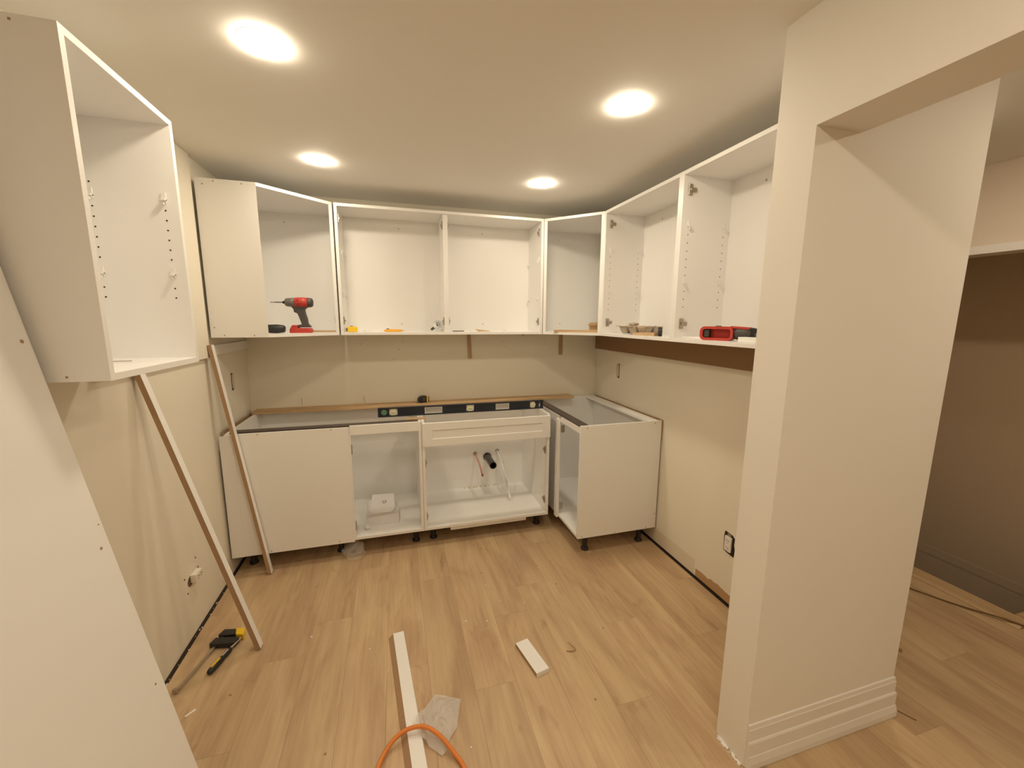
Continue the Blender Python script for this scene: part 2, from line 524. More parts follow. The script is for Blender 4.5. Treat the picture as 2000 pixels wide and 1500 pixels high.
def pin(root, M, u, v, z, side, flip=1):
    s = side
    bm = bmesh.new()
    def B(u0, u1, v0, v1, z0, z1):
        lo, hi = (u + u0 * s, u + u1 * s) if s > 0 else (u + u1 * s, u + u0 * s)
        bm_box(bm, *rel(root, M(lo, hi, v + v0, v + v1, z + z0, z + z1)))
    B(0, .004, -.006, .006, -.008, .024)
    B(0, .015, -.006, .006, -.002, .003)
    B(.004, .012, -.0012, .0012, -.014, -.001)
    return finish('shelf_pin', bm, PIN, root)

def pin_holes(root, M, u, side, cols, zs, r=.0027):
    bm = bmesh.new()
    for v in cols:
        for z in zs:
            a, b = (u, u + .0006) if side > 0 else (u - .0006, u)
            x0, x1, y0, y1, z0, z1 = rel(root, M(a, b, v - r, v + r, z - r, z + r))
            # small octagonal dark hole mouth
            if x1 - x0 < y1 - y0:
                ring = [((x0 + x1) / 2, (y0 + y1) / 2 + r * math.cos(k * math.pi / 4), (z0 + z1) / 2 + r * math.sin(k * math.pi / 4)) for k in range(8)]
                d = Vector(((x1 - x0) / 2, 0, 0))
            else:
                ring = [((x0 + x1) / 2 + r * math.cos(k * math.pi / 4), (y0 + y1) / 2, (z0 + z1) / 2 + r * math.sin(k * math.pi / 4)) for k in range(8)]
                d = Vector((0, (y1 - y0) / 2, 0))
            A = [bm.verts.new(Vector(p) - d) for p in ring]; Bv = [bm.verts.new(Vector(p) + d) for p in ring]
            bm.faces.new(A); bm.faces.new(Bv)
            for k in range(8): bm.faces.new((A[k], A[(k + 1) % 8], Bv[(k + 1) % 8], Bv[k]))
    return stuff(finish('shelf_pin_holes', bm, HOLE, root))

def carcass(root, M, w, d, z0, z1, back=True):
    R = lambda *a: rel(root, M(*a))
    box('side_panel', R(0, T, 0, d, z0, z1), WHITE, root, bevel=.0006)
    box('side_panel', R(w - T, w, 0, d, z0, z1), WHITE, root, bevel=.0006)
    box('top_panel', R(T, w - T, 0, d, z1 - T, z1), WHITE, root, bevel=.0006)
    box('bottom_panel', R(T, w - T, 0, d, z0, z0 + T), WHITE, root, bevel=.0006)
    if back: box('back_panel', R(T, w - T, .008, .014, z0 + T, z1 - T), WHITE2, root)
    # hanging rail screws in the back
    bm = bmesh.new()
    for f in (.28, .72):
        for z in (z1 - .075, z0 + .07):
            x0, x1, y0, y1, a, b = R(w * f - .004, w * f + .004, .014, .0155, z - .004, z + .004)
            bm_box(bm, x0, x1, y0, y1, a, b)
    stuff(finish('screw_heads', bm, NICKEL, root))

# --- tall wall cabinet on the left wall
LZ0, LZ1 = 1.377, 2.164
ML = M_left(-1.979, .015)
t = thing('wall_cabinet', 'tall open white wall cabinet on the left wall nearest the viewer', 'cabinet', (.015, -1.74, LZ0), group='open white wall cabinets')
carcass(t, ML, .474, .305, LZ0, LZ1)
zs = [1.598 + .0315 * i for i in range(12)]
pin_holes(t, ML, .474 - T, -1, (.072, .267), [z for i, z in enumerate(zs) if i not in (2, 3, 10, 11)])
pin_holes(t, ML, .474 - T, -1, (.072,), [zs[11] + .01])
for v in (.072, .267):
    pin(t, ML, .474 - T, v, zs[2] + .012, -1); pin(t, ML, .474 - T, v, zs[10], -1)
bm = bmesh.new()
for x, z in ((.10, LZ1 - .012), (.24, LZ1 - .012), (.235, LZ0 + .012), (.10, LZ0 + .012)):
    bm_box(bm, *rel(t, (x - .0025, x + .0025, -1.9797, -1.979, z - .0025, z + .0025)))
stuff(finish('side_screws', bm, CHIP, t))
s = thing('wood_screw', 'small loose screw lying inside the tall left wall cabinet', 'screw', (.17, -1.66, LZ0 + T + .0025), rz=.25)
bm = bmesh.new(); tube(bm, [(-.03, 0, 0), (.03, 0, 0)], .0016, 6); finish('shank', bm, STEEL, s)
bm = bmesh.new(); lathe(bm, [(0, .0016), (.003, .0025)], (-.033, 0, 0), (1, 0, 0), 8); finish('head', bm, STEEL, s)

# backing panel on left wall between the two cabinets
tag(box('wall_panel', (0.0, .018, -1.503, -.612, 1.316, ZC - .002), WALLP), 'flat pale board on the left wall between tall cabinet and corner cabinet', 'panel')

# --- diagonal corner cabinets
def corner_cab(label, foot, side_boxes, back_boxes, diag):
    xs = [p[0] for p in foot]; ys = [p[1] for p in foot]
    t = thing('corner_wall_cabinet', label, 'cabinet', ((min(xs) + max(xs)) / 2, (min(ys) + max(ys)) / 2, ZB), group='open white wall cabinets')
    l = t.location
    F = [(x - l.x, y - l.y) for x, y in foot]
    for nm, z0, z1 in (('bottom_panel', 0, T), ('top_panel', ZT - ZB - T, ZT - ZB)):
        bm = bmesh.new(); prism_xy(bm, F, z0, z1); finish(nm, bm, WHITE, t, bevel=.0006)
    for poly in side_boxes:
        bm = bmesh.new(); prism_xy(bm, [(x - l.x, y - l.y) for x, y in poly], T, ZT - ZB - T)
        finish('side_panel', bm, WHITE, t, bevel=.0005)
    for b in back_boxes:
        box('back_panel', rel(t, (*b, ZB + T, ZT - T)), WHITE2, t)
    return t
XA = .645; CL = .594
# left one: foot starts 10 mm off the wall leaving the dark gap
cl = corner_cab('white diagonal corner wall cabinet on the left holding the red driver',
    [(.024, -.001), (XA, -.001), (XA, -DU), (DU, -CL), (.024, -CL)],
    [[(XA - T, -.001), (XA, -.001), (XA, -DU), (XA - T, -DU - .012)], [(.024, -CL), (DU, -CL), (DU - .015, -CL + T), (.024, -CL + T)]],
    [(.026, XA - T, -.010, -.004), (.026, .032, -CL + T, -.010)], None)
bm = bmesh.new()
for x, z in ((.06, ZT - .03), (.11, ZT - .012), (.24, ZT - .014), (.045, ZB + .055), (.09, ZB + .012), (.235, ZB + .012)):
    bm_box(bm, *rel(cl, (x - .003, x + .003, -CL - .001, -CL, z - .003, z + .003)))
stuff(finish('side_screws', bm, CHIP, cl))
bm = bmesh.new()
bm_box(bm, *rel(cl, (.30, .308, -.0116, -.010, 2.168, 2.176)))
stuff(finish('screw_heads', bm, NICKEL, cl))
bm = bmesh.new(); bm_box(bm, *rel(cl, (XA - T - .006, XA - T, -.285, -.262, 1.50, 1.55))); bm_box(bm, *rel(cl, (XA - T - .006, XA - T, -.265, -.235, 1.515, 1.535)))
finish('hinge_plate', bm, NICKEL, cl)
XBR = 2.069; CR = .6288
cr_ = corner_cab('white diagonal corner wall cabinet on the right with a small cardboard box inside',
    [(XBR, -.001), (W - .001, -.001), (W - .001, -CR), (W - DU, -CR), (XBR, -DU)],
    [[(XBR, -.001), (XBR + T, -.001), (XBR + T, -DU - .012), (XBR, -DU)], [(W - DU, -CR), (W - .001, -CR), (W - .001, -CR + T), (W - DU - .015, -CR + T)]],
    [(XBR + T, W - .004, -.010, -.004), (W - .010, W - .004, -CR + T, -.010)], None)
bm = bmesh.new()
for x, z in ((2.30, 2.17), (2.33, 1.50)): bm_box(bm, *rel(cr_, (x - .004, x + .004, -.0116, -.010, z - .004, z + .004)))
stuff(finish('screw_heads', bm, NICKEL, cr_))
# shelf pins inside right corner cabinet
for (x, z) in ((2.52, 1.93), (2.52, 1.60)):
    box('shelf_pin', rel(cr_, (x, x + .012, -CR + T, -CR + T + .012, z, z + .014)), PIN, cr_)

# --- double back wall cabinet
X0 = .654; WB_ = 2.0645 - X0
MB_ = M_back(X0)
t = thing('wall_cabinet', 'wide two-bay white wall cabinet over the sink, small tools on its bottom', 'cabinet', (X0 + WB_ / 2, -.15, ZB), group='open white wall cabinets')
carcass(t, MB_, WB_, DU, ZB, ZT)
DIV = 1.352 - X0
box('divider', rel(t, MB_(DIV - .016, DIV + .016, .014, DU - .012, ZB + T, ZT - T)), WHITE, t, bevel=.0006)
for z in (2.167, 1.517):
    hinge(t, MB_, T, .265, z, 1); hinge(t, MB_, WB_ - T, .265, z, -1)
    hinge(t, MB_, DIV - .016, .27, z, -1); hinge(t, MB_, DIV + .016, .27, z, 1)
for v in (.252, .045):
    for z in (1.965, 1.68):
        pin(t, MB_, WB_ - T, v, z, -1); pin(t, MB_, T, v, z, 1)

# --- right wall run
def right_cab(y0, w, label, hz):
    M = M_right(y0)
    t = thing('wall_cabinet', label, 'cabinet', (W - .15, -(y0 + w / 2), ZB), group='open white wall cabinets')
    carcass(t, M, w, DU, ZB, ZT)
    for z in (2.167, 1.516): hinge(t, M, T, .268, z, 1)
    zs = [1.60 + .0395 * i for i in range(11)]
    pin_holes(t, M, T, 1, (.265, .05), [z for i, z in enumerate(zs) if i not in (3, 10)])
    for v in (.265, .05):
        pin(t, M, T, v, zs[3], 1); pin(t, M, T, v, zs[10], 1)
    return t
rc1 = right_cab(CR + .001, .7615, 'open white wall cabinet on the right wall holding an egg carton tray', 0)
rc2 = right_cab(1.3918, .765, 'open white wall cabinet on the right wall beside the post, red tool inside', 0)

# --- base cabinets
def leg(root, x, y):
    o = (x - root.location.x, y - root.location.y, -root.location.z)
    bm = bmesh.new(); lathe(bm, [(.012, .017), (BB - .02, .017), (BB - .016, .028), (BB, .028)], o, (0, 0, 1), 16)
    p = finish('leg', bm, BLACKP, root)
    bm = bmesh.new(); lathe(bm, [(0, .026), (.010, .026), (.018, .018)], o, (0, 0, 1), 16)
    finish('foot', bm, BLACKP, p)

# blind corner base cabinet
X1, X2, X3, X4 = .040, .703, 1.1385, 2.027
t = thing('base_cabinet', 'white blind corner base cabinet on the left with a wide closed front panel', 'cabinet', (.58, -.3, 0), group='white base cabinets on black legs')
R = lambda *b: rel(t, b)
box('side_panel', R(X1, X1 + T, -DB, -.004, BB, BT), WHITE, t, bevel=.0006)
box('side_panel', R(X3 - T - .0015, X3 - .0015, -DB, -.004, BB, BT), WHITE, t, bevel=.0006)
box('bottom_panel', R(X1 + T, X3 - T - .0015, -DB, -.004, BB, BB + T), WHITE, t, bevel=.0006)
box('back_panel', R(X1 + T, X3 - T - .0015, -.014, -.006, BB + T, BT), WHITE2, t)
box('front_panel', R(X1 - .004, X2 - .004, -DB - .010, -DB, BB - .006, BT - .004), WHITE, t, bevel=.001)
fr = box('filler_strip', R(.012, .082, -DB - .0125, -DB - .010, BB - .006, BT - .010), WHITE2, t, bevel=.001)
box('top_rail', R(X2, X3 - T - .0015, -DB, -DB + T, BT - .058, BT), WHITE, t, bevel=.0006)
box('front_stretcher', R(X1 + T, X3 - T - .0015, -DB + T, -DB + .075, BT - .012, BT + .0006), DARKR, t)
box('mullion', R(X2 - .02, X2 + .004, -DB, -DB + T, BB + T, BT - .058), WHITE, t)
bm = bmesh.new()
for x, z in ((.206, BT - .014), (.60, BT - .012), (.222, BB + .008), (.607, BB + .012)):
    bm_box(bm, *R(x - .003, x + .003, -DB - .0108, -DB - .010, z - .003, z + .003))
stuff(finish('screw_heads', bm, CHIP, t))
for z in (.72, .21):
    box('hinge_plate', R(X2 + .004, X2 + .008, -DB + .002, -DB + .03, z - .028, z + .028), NICKEL, t)
for x, y in ((.085, -.49), (.60, -.49), (1.085, -.49), (.085, -.08), (1.085, -.08)): leg(t, x, y)

# sink base cabinet
t = thing('sink_base_cabinet', 'white sink base cabinet with shaker false drawer front and pipe stubs inside', 'cabinet', (1.58, -.3, 0), group='white base cabinets on black legs')
R = lambda *b: rel(t, b)
box('side_panel', R(X3, X3 + T, -DB, -.004, BB, BT), WHITE, t, bevel=.0006)
box('side_panel', R(X4 - T, X4, -DB, -.004, BB, BT), WHITE, t, bevel=.0006)
box('bottom_panel', R(X3 + T, X4 - T, -DB, -.004, BB, BB + T), WHITE, t, bevel=.0006)
box('front_rail', R(X3 + T, X4 - T, -DB, -DB + T, BT - .17, BT - .03), WHITE, t)
box('rear_stretcher', R(X3 + T, X4 - T, -.10, -.014, BT - .016, BT - .001), WHITE, t)
# back panel with three sawn holes
def panel_with_holes(name, x0, x1, z0, z1, yb, yf, holes, mat, root):
    bm = bmesh.new(); l = root.location
    # build as vertical strips: full strips between holes, and above / below each hole (octagon approximated by 16-gon fan)
    hs = sorted(holes); xs = x0
    def quad_box(a, b, c, d):
        bm_box(bm, a - l.x, b - l.x, yf - l.y, yb - l.y, c - l.z, d - l.z)
    for hx, hz, r in hs:
        quad_box(xs, hx - r, z0, z1)
        quad_box(hx - r, hx + r, z0, hz - r); quad_box(hx - r, hx + r, hz + r, z1)
        n = 24
        for k in range(n):
            a0, a1 = 2 * math.pi * k / n, 2 * math.pi * (k + 1) / n
            def sq(a):
                c, s = math.cos(a), math.sin(a); m = max(abs(c), abs(s)); return (c / m, s / m)
            p = [(r * math.cos(a0) * .98, r * math.sin(a0) * .98), (r * math.cos(a1) * .98, r * math.sin(a1) * .98), (r * sq(a1)[0], r * sq(a1)[1]), (r * sq(a0)[0], r * sq(a0)[1])]
            A = [bm.verts.new((hx + q[0] - l.x, yf - l.y, hz + q[1] - l.z)) for q in p]
            B = [bm.verts.new((hx + q[0] - l.x, yb - l.y, hz + q[1] - l.z)) for q in p]
            bm.faces.new(A); bm.faces.new(B)
            for i in range(4): bm.faces.new((A[i], A[(i + 1) % 4], B[(i + 1) % 4], B[i]))
        xs = hx + r
    quad_box(xs, x1, z0, z1)
    return finish(name, bm, mat, root)
panel_with_holes('back_panel', X3 + T, X4 - T, BB + T, BT - .02, -.008, -.014, [(1.598, .430, .0165), (1.702, .393, .037), (1.787, .438, .0165)], WHITE2, t)
# shaker drawer front
bm = bmesh.new()
dx0, dx1, dz0, dz1, yf = 1.1435, 2.0245, .711, .868, -DB - .0205
bm_box(bm, *R(dx0, dx1, yf, -DB - .0005, dz0, dz1))
dr = finish('drawer_front', bm, WHITE, t)
dr.data.clear_geometry()
bm = bmesh.new()
l = t.location
fw, fd = .062, .007
o_ = [(dx0, dz0), (dx1, dz0), (dx1, dz1), (dx0, dz1)]
i_ = [(dx0 + fw, dz0 + .050), (dx1 - fw, dz0 + .050), (dx1 - fw, dz1 - .050), (dx0 + fw, dz1 - .050)]
vb = [bm.verts.new((x - l.x, -DB - .0005 - l.y, z)) for x, z in o_]
vo = [bm.verts.new((x - l.x, yf - l.y, z)) for x, z in o_]
vi = [bm.verts.new((x - l.x, yf - l.y, z)) for x, z in i_]
vr = [bm.verts.new((x - l.x, yf + fd - l.y, z)) for x, z in i_]
bm.faces.new(vb); bm.faces.new(vr)
for a, b in ((vb, vo), (vo, vi), (vi, vr)):
    for k in range(4): bm.faces.new((a[k], a[(k + 1) % 4], b[(k + 1) % 4], b[k]))
bmesh.ops.recalc_face_normals(bm, faces=bm.faces)
bmesh.ops.bevel(bm, geom=[e for e in bm.edges if len(e.link_faces) == 2 and e.calc_face_angle(0) > .5], offset=.002, segments=2, affect='EDGES', profile=.5)
bm.to_mesh(dr.data); bm.free(); dr.data.materials.append(WHITE)
box('bottom_cleat', R(1.315, 1.862, -.585, -.565, BB - .028, BB - .001), WHITE2, t, bevel=.001)
for z in (.604, .226):
    hinge(t, M_back(0), X4 - T, .568, z, -1); hinge(t, M_back(0), X3 + T, .568, z - .02, 1)
bm = bmesh.new()
for k in range(9):
    x = 1.50 + k * .035 + random.uniform(-.01, .01)
    bm_box(bm, *R(x, x + random.uniform(.008, .02), -.03, -.016, BB + T, BB + T + .004))
stuff(finish('sawdust', bm, plain('pale_sawdust', (.66, .55, .40), .9), t))
for x, y in ((1.205, -.485), (1.977, -.485), (1.205, -.08), (1.977, -.08)): leg(t, x, y)

# right blind corner base cabinet
XF = W - DB; YE = -.971; XK = W - .013
t = thing('base_cabinet', 'white corner base cabinet on the right with a big plain end panel', 'cabinet', (2.38, -.5, 0), group='white base cabinets on black legs')
R = lambda *b: rel(t, b)
box('end_panel', R(XF, XK, YE, YE + T, BB, BT), WHITE, t, bevel=.0006)
box('side_panel', R(XF, XK, -.03, -.012, BB, BT), WHITE, t, bevel=.0006)
box('bottom_panel', R(XF, XK, YE + T, -.03, BB, BB + T), WHITE, t, bevel=.0006)
box('back_panel', R(XK - .012, XK - .004, YE + T, -.03, BB + T, BT - .02), WHITE2, t)
box('blind_panel', R(XF, XF + T, -.612, -.03, BB + T, BT - .012), WHITE, t)
box('filler_strip', R(XF - .018, XF, -.648, -.605, BB - .004, BT - .03), WHITE, t, bevel=.001)
box('front_stretcher', R(XF + .004, XF + .062, YE + T, -.03, BT - .012, BT + .0006), DARKR, t)
box('top_rail', R(XF, XF + T, YE + T, -.648, BT - .05, BT - .0125), WHITE, t, bevel=.0005)
box('rear_rail', R(XK - .085, XK - .013, YE + T, -.03, BT - .018, BT), WHITE, t, bevel=.0006)
box('back_edge', R(XK + .001, XK + .0115, YE + .002, -.03, BT - .13, BT + .002), CHIP, t)
for z in (.775, .20):
    box('hinge_plate', R(XF + .004, XF + .030, -.6515, -.6482, z - .026, z + .026), NICKEL, t)
bm = bmesh.new()
for x, z in ((XF + .045, BT - .014), (XK - .05, BT - .014), (XF + .03, BB + .012), (2.36, BB + .010), (2.60, BB + .012), (XK - .012, .22)):
    bm_box(bm, *R(x - .003, x + .003, YE - .001, YE, z - .003, z + .003))
stuff(finish('screw_heads', bm, CHIP, t))
for x, y in ((2.176, -.905), (2.590, -.905), (2.176, -.1), (2.590, -.1)): leg(t, x, y)

# ================================================================== PIPES
def pipe(name, label, pts, r, mat, collar=None):
    p0 = Vector(pts[0])
    t = thing(name, label, 'pipe', p0)
    bm = bmesh.new(); tube(bm, [Vector(p) - p0 for p in smooth_path(pts, 5)], r, 14)
    finish('pipe_body', bm, mat, t, smooth=False)
    return t, p0
t, p0 = pipe('supply_pipe', 'thin red water pipe stub at left of the black drain', [(1.598, .0, .430), (1.599, -.16, .405), (1.600, -.30, .352)], .0065, PEX_R)
bm = bmesh.new(); lathe(bm, [(0, .0085), (.012, .0085)], Vector((1.600, -.298, .353)) - p0, (0, -.93, -.36), 12); finish('end_cap', bm, plain('dull_red', (.45, .12, .09), .4), t)
t, p0 = pipe('supply_pipe', 'long white water pipe drooping at right of the black drain', [(1.787, .0, .438), (1.79, -.12, .395), (1.80, -.26, .27), (1.808, -.34, .175)], .0075, PEX_W)
bm = bmesh.new(); lathe(bm, [(0, .0095), (.022, .0095), (.024, .006)], Vector((1.807, -.335, .181)) - p0, (.03, -.62, -.78), 12); finish('end_cap', bm, PIN, t)
t = thing('drain_pipe', 'thick black drain pipe stub with open end inside the sink cabinet', 'pipe', (1.702, 0, .393))
bm = bmesh.new()
n = 24
rings = []
for y, r in ((.0, .028), (-.245, .028), (-.245, .0235), (-.10, .0235)):
    rings.append([bm.verts.new((r * math.cos(2 * math.pi * i / n) - .02 * (y / .245) * -.2, y, r * math.sin(2 * math.pi * i / n) + y * -.02)) for i in range(n)])
for a, b in zip(rings, rings[1:]):
    for i in range(n): bm.faces.new((a[i], a[(i + 1) % n], b[(i + 1) % n], b[i]))
bm.faces.new(rings[-1])
finish('pipe_body', bm, ABS, t, smooth=False)

# ================================================================== ON THE BASE CABINETS
o = box('batten', (-1.2, 1.2, -.058, .058, 0, .018), PINE, bevel=.0015, loc=(1.232, -.060, BT + .001))
tag(o, 'long pine batten lying along the back wall on the base cabinets', 'board')
bm = bmesh.new(); bm_box(bm, .012, .0195, -.56, -.02, BT - .02, BT + .004)
tag(finish('wall_edge_strip', bm, CHIP), 'thin brown strip along the left wall behind the base cabinet', 'strip')
o = finish('wood_shim', (lambda bm: (prism_xy(bm, [(-.063, -.022), (.06, -.018), (.068, .02), (-.05, .024)], 0, .008), bm)[1])(bmesh.new()), PINE, bevel=.001)
o.location = (1.105, -.520, BT + .0012); tag(o, 'short pine shim on the front edge of the left base cabinet', 'shim')

# spirit level
LV0, LV1 = .866, 2.040; LL = LV1 - LV0
t = thing('spirit_level', 'long dark spirit level standing on edge across the base cabinets', 'level', (LV0, -.405, BT + .0012), rz=-.006)
H = .063; ht = .0125
fr = lambda a: a * LL
box('bottom_flange', (0, LL, -ht, ht, 0, .009), NAVY, t, bevel=.001)
box('top_flange', (0, LL, -ht, ht, H - .009, H), NAVY, t, bevel=.001)
cuts = [(.062, .108), (.262, .364), (.508, .556), (.690, .776), (.912, .950), (.972, .984)]
x = 0
for a, b in cuts + [(1.0, 1.0)]:
    box('web', (fr(x), fr(a), -.008, .008, .009, H - .009), NAVY, t)
    x = b
for a, b in ((.062, .108), (.508, .556), (.912, .950)):
    c = (fr(a) + fr(b)) / 2; w = (fr(b) - fr(a)) / 2
    bm = bmesh.new()
    prism_xz(bm, [(c - w * .55, .0095), (c + w * .55, .0095), (c + w * .98, H / 2), (c + w * .55, H - .0095), (c - w * .55, H - .0095), (c - w * .98, H / 2)], -.0095, .0095)
    v = finish('vial_block', bm, ACRYL, t)
    bm = bmesh.new(); tube(bm, [(c - w * .5, -.0098, H / 2), (c + w * .5, -.0098, H / 2)], .004, 8); finish('vial', bm, plain('vial_green', (.62, .62, .40), .1), v)
for a, b in ((.262, .364), (.690, .776)):
    x0, x1 = fr(a), fr(b)
    bm = bmesh.new()
    for bb_ in ((x0, x1, .009, .016), (x0, x1, H - .016, H - .009), (x0, x0 + .006, .016, H - .016), (x1 - .006, x1, .016, H - .016)):
        bm_box(bm, bb_[0], bb_[1], -.009, .009, bb_[2], bb_[3])
    finish('hand_slot', bm, plain('slot_rim', (.62, .60, .56), .5), t)
bm = bmesh.new(); lathe(bm, [(0, .0195), (.002, .0195), (.0032, .017)], (fr(.034), -.0081, H / 2), (0, -1, 0), 22)
finish('end_vial_cover', bm, GREENP, t)

# black and yellow tape measure on the batten
t = thing('tape_measure', 'black and yellow tape measure standing on the pine batten', 'tape measure', (1.188, -.062, BT + .0195), rz=.25)
bm = bmesh.new(); prism_xz(bm, [(-.037, 0), (.02, 0), (.02, .05), (-.008, .052), (-.03, .046), (-.042, .03), (-.042, .01)], -.02, .02); finish('case', bm, BLACKP, t, bevel=.004)
box('side_grip', (.0205, .034, -.021, .021, 0, .048), YEL, t, bevel=.004)
box('front_cover', (-.012, .012, -.0225, -.0195, .012, .04), DGREY, t, bevel=.002)
box('tape_mouth', (-.055, -.0425, -.012, .012, .004, .010), STEEL, t)
for bmx in (0,):
    bm = bmesh.new(); bm_box(bm, .035, .039, -.018, .018, .004, .044); finish('edge_band', bm, BLACKP, t)

# ================================================================== CONTENTS OF BASE CABINET
BZ = BB + T
t = thing('carton', 'low white carton on the floor of the left base cabinet', 'box', (.868, -.40, BZ), rz=.03)
box('carton_body', (-.105, .105, -.072, .10, 0, .075), PAPER, t, bevel=.002)
box('carton_lid', (-.100, .100, -.074, .095, .076, .082), PAPER, t, bevel=.001)
t = thing('booklet', 'white instruction booklet with a round grey emblem lying on the carton', 'booklet', (.868, -.405, BZ + .122), rot=(.36, -.02, -.05))
bm = bmesh.new(); prism_xy(bm, [(-.082, -.06), (-.066, -.085), (.064, -.085), (.084, -.055), (.076, .085), (-.072, .09)], 0, .006); pages = finish('pages', bm, PAPER, t, bevel=.0008)
bm = bmesh.new(); lathe(bm, [(0, .0135), (.0006, .0135)], (.012, .01, .0062), (0, 0, 1), 24); e = finish('emblem', bm, INK, pages)
bm = bmesh.new(); lathe(bm, [(0, .0085), (.0004, .0085)], (.012, .01, .0068), (0, 0, 1), 24); finish('emblem_centre', bm, PAPER, e)
bm = bmesh.new()
for k in range(4): bm_box(bm, -.022 + .004 * (k % 2), -.021 + .004 * (k % 2), -.012 + k * .009, -.006 + k * .009, .0062, .0066)
stuff(finish('small_print', bm, INK, pages))
t = thing('booklet', 'bent white booklet wedged between carton and the emblem booklet', 'booklet', (.865, -.41, BZ + .108), rot=(.30, .0, .06))
bm = bmesh.new(); prism_xy(bm, [(-.092, -.078), (.088, -.075), (.094, .07), (-.088, .07)], 0, .005); finish('pages', bm, plain('greyish_paper', (.70, .68, .69), .6), t)
t = thing('hole_cap', 'small round white cap in front of the white carton', 'cap', (.773, -.505, BZ), rot=(.45, 0, .4))
bm = bmesh.new(); lathe(bm, [(.0, .017), (.004, .019), (.010, .019), (.012, .016)], (0, 0.009, .006), (0, 0, 1), 20); finish('cap_disc', bm, PAPER, t)
bm = bmesh.new(); lathe(bm, [(0, .0045), (.0165, .0045)], (0, .009, .0), (0, 0, 1), 10); finish('plug', bm, DGREY, t)

# ================================================================== ON THE WALL CABINET FLOORS
SZ = ZB + T + .0006
# impact driver
t = thing('impact_driver', 'red and grey cordless impact driver standing upright in the left corner cabinet', 'drill', (.42, -.36, SZ), rz=-.12)
def pxz(pts, ox=.42):
    return [((.264 + (cx / 10.0 - 7) / 348.0) - ox, 1.63 - (cy / 10.0 - 30) / 317.0 - SZ) for cx, cy in pts]
body_z = 1.63 - SZ - .0015
def lx(cx): return .264 + (cx / 10.0 - 7) / 348.0 - .42
bm = bmesh.new(); lathe(bm, [(lx(365), .014), (lx(375), .0225), (lx(400), .0255), (lx(480), .0275), (lx(575), .0300)], (0, 0, body_z), (1, 0, 0), 24); finish('gear_housing', bm, MGREY, t, smooth=True)
bm = bmesh.new(); lathe(bm, [(lx(572), .0300), (lx(590), .0312), (lx(700), .0315), (lx(830), .0300)], (0, 0, body_z), (1, 0, 0), 24); mh = finish('motor_housing', bm, RED, t, smooth=True)
for dz in (.012, -.012):
    box('vent_slot', (lx(640), lx(655), -.0325, -.028, body_z + dz - .004, body_z + dz + .004), BLACKP, mh)
bm = bmesh.new(); lathe(bm, [(lx(828), .0295), (lx(850), .0290), (lx(900), .0275), (lx(915), .022)], (0, 0, body_z), (1, 0, 0), 24); finish('rear_cap', bm, DGREY, t, smooth=True)
bm = bmesh.new(); lathe(bm, [(lx(312), .006), (lx(320), .0085), (lx(345), .0085), (lx(346), .0065), (lx(368), .0075)], (0, 0, body_z), (1, 0, 0), 16); ch = finish('chuck', bm, BLACKP, t)
bm = bmesh.new(); lathe(bm, [(lx(65), .0012), (lx(80), .0026), (lx(95), .0018), (lx(150), .0022), (lx(170), .0032), (lx(315), .0032)], (0, 0, body_z), (1, 0, 0), 8); finish('driver_bit', bm, DGREY, ch)
bm = bmesh.new(); prism_xz(bm, pxz([(480, 370), (500, 400), (535, 440), (560, 500), (605, 520), (640, 610), (680, 730), (600, 745), (585, 790), (860, 790), (850, 765), (800, 715), (790, 620), (765, 540), (748, 450), (790, 410), (860, 385)]), -.0165, .0165)
finish('handle', bm, DGREY, t, bevel=.005, seg=3)
bm = bmesh.new(); prism_xz(bm, pxz([(525, 435), (560, 440), (600, 515), (540, 498), (530, 480)]), -.008, .008); finish('trigger', bm, BLACKP, t, bevel=.002)
bat = finish('battery', (lambda bm: (prism_xz(bm, pxz([(440, 905), (445, 830), (500, 745), (590, 745), (600, 805), (840, 805), (868, 840), (868, 880), (840, 905)]), -.034, .034), bm)[1])(bmesh.new()), RED, t, bevel=.005, seg=3)
box('battery_base', (pxz([(470, 0)])[0][0], pxz([(845, 0)])[0][0], -.031, .031, 0, .012), BLACKP, bat, bevel=.003)

# second tool lying behind the driver
t = thing('cordless_drill', 'black power tool lying on its side left of the red driver', 'drill', (.312, -.475, SZ), rz=.10)
bm = bmesh.new(); lathe(bm, [(-.07, .018), (-.045, .024), (.01, .026), (.04, .022), (.05, .018)], (0, .01, .027), (1, 0, 0), 20); finish('motor_housing', bm, BLACKP, t, smooth=True)
bm = bmesh.new(); lathe(bm, [(-.09, .008), (-.088, .017), (-.07, .019)], (0, .01, .027), (1, 0, 0), 16); finish('chuck', bm, STEEL, t)
bm = bmesh.new(); prism_xz(bm, [(-.02, .01), (.045, .004), (.05, .04), (-.01, .046)], .0, .07); finish('handle', bm, BLACKP, t, bevel=.006)
bm = bmesh.new(); lathe(bm, [(0, .010), (.006, .012), (.02, .012)], (-.058, -.022, .013), (.3, 1, 0), 12); finish('collar', bm, ACRYL, t)

def shim(name, label, loc, size, rz, mat=PINE, taper=.0, cat='shim', rx=0.0):
    L, D, Hh = size
    bm = bmesh.new()
    prism_xz(bm, [(-L / 2, 0), (L / 2, 0), (L / 2, Hh), (-L / 2, Hh * (1 - taper))], -D / 2, D / 2)
    o = finish(name, bm, mat, bevel=.0006, seg=1); o.location = loc; o.rotation_euler = (rx, 0, rz)
    tag(o, label, cat); return o
shim('wood_stick', 'thin wood stick behind the red driver in the left corner cabinet', (.552, -.24, SZ), (.15, .02, .011), -.05, cat='stick')

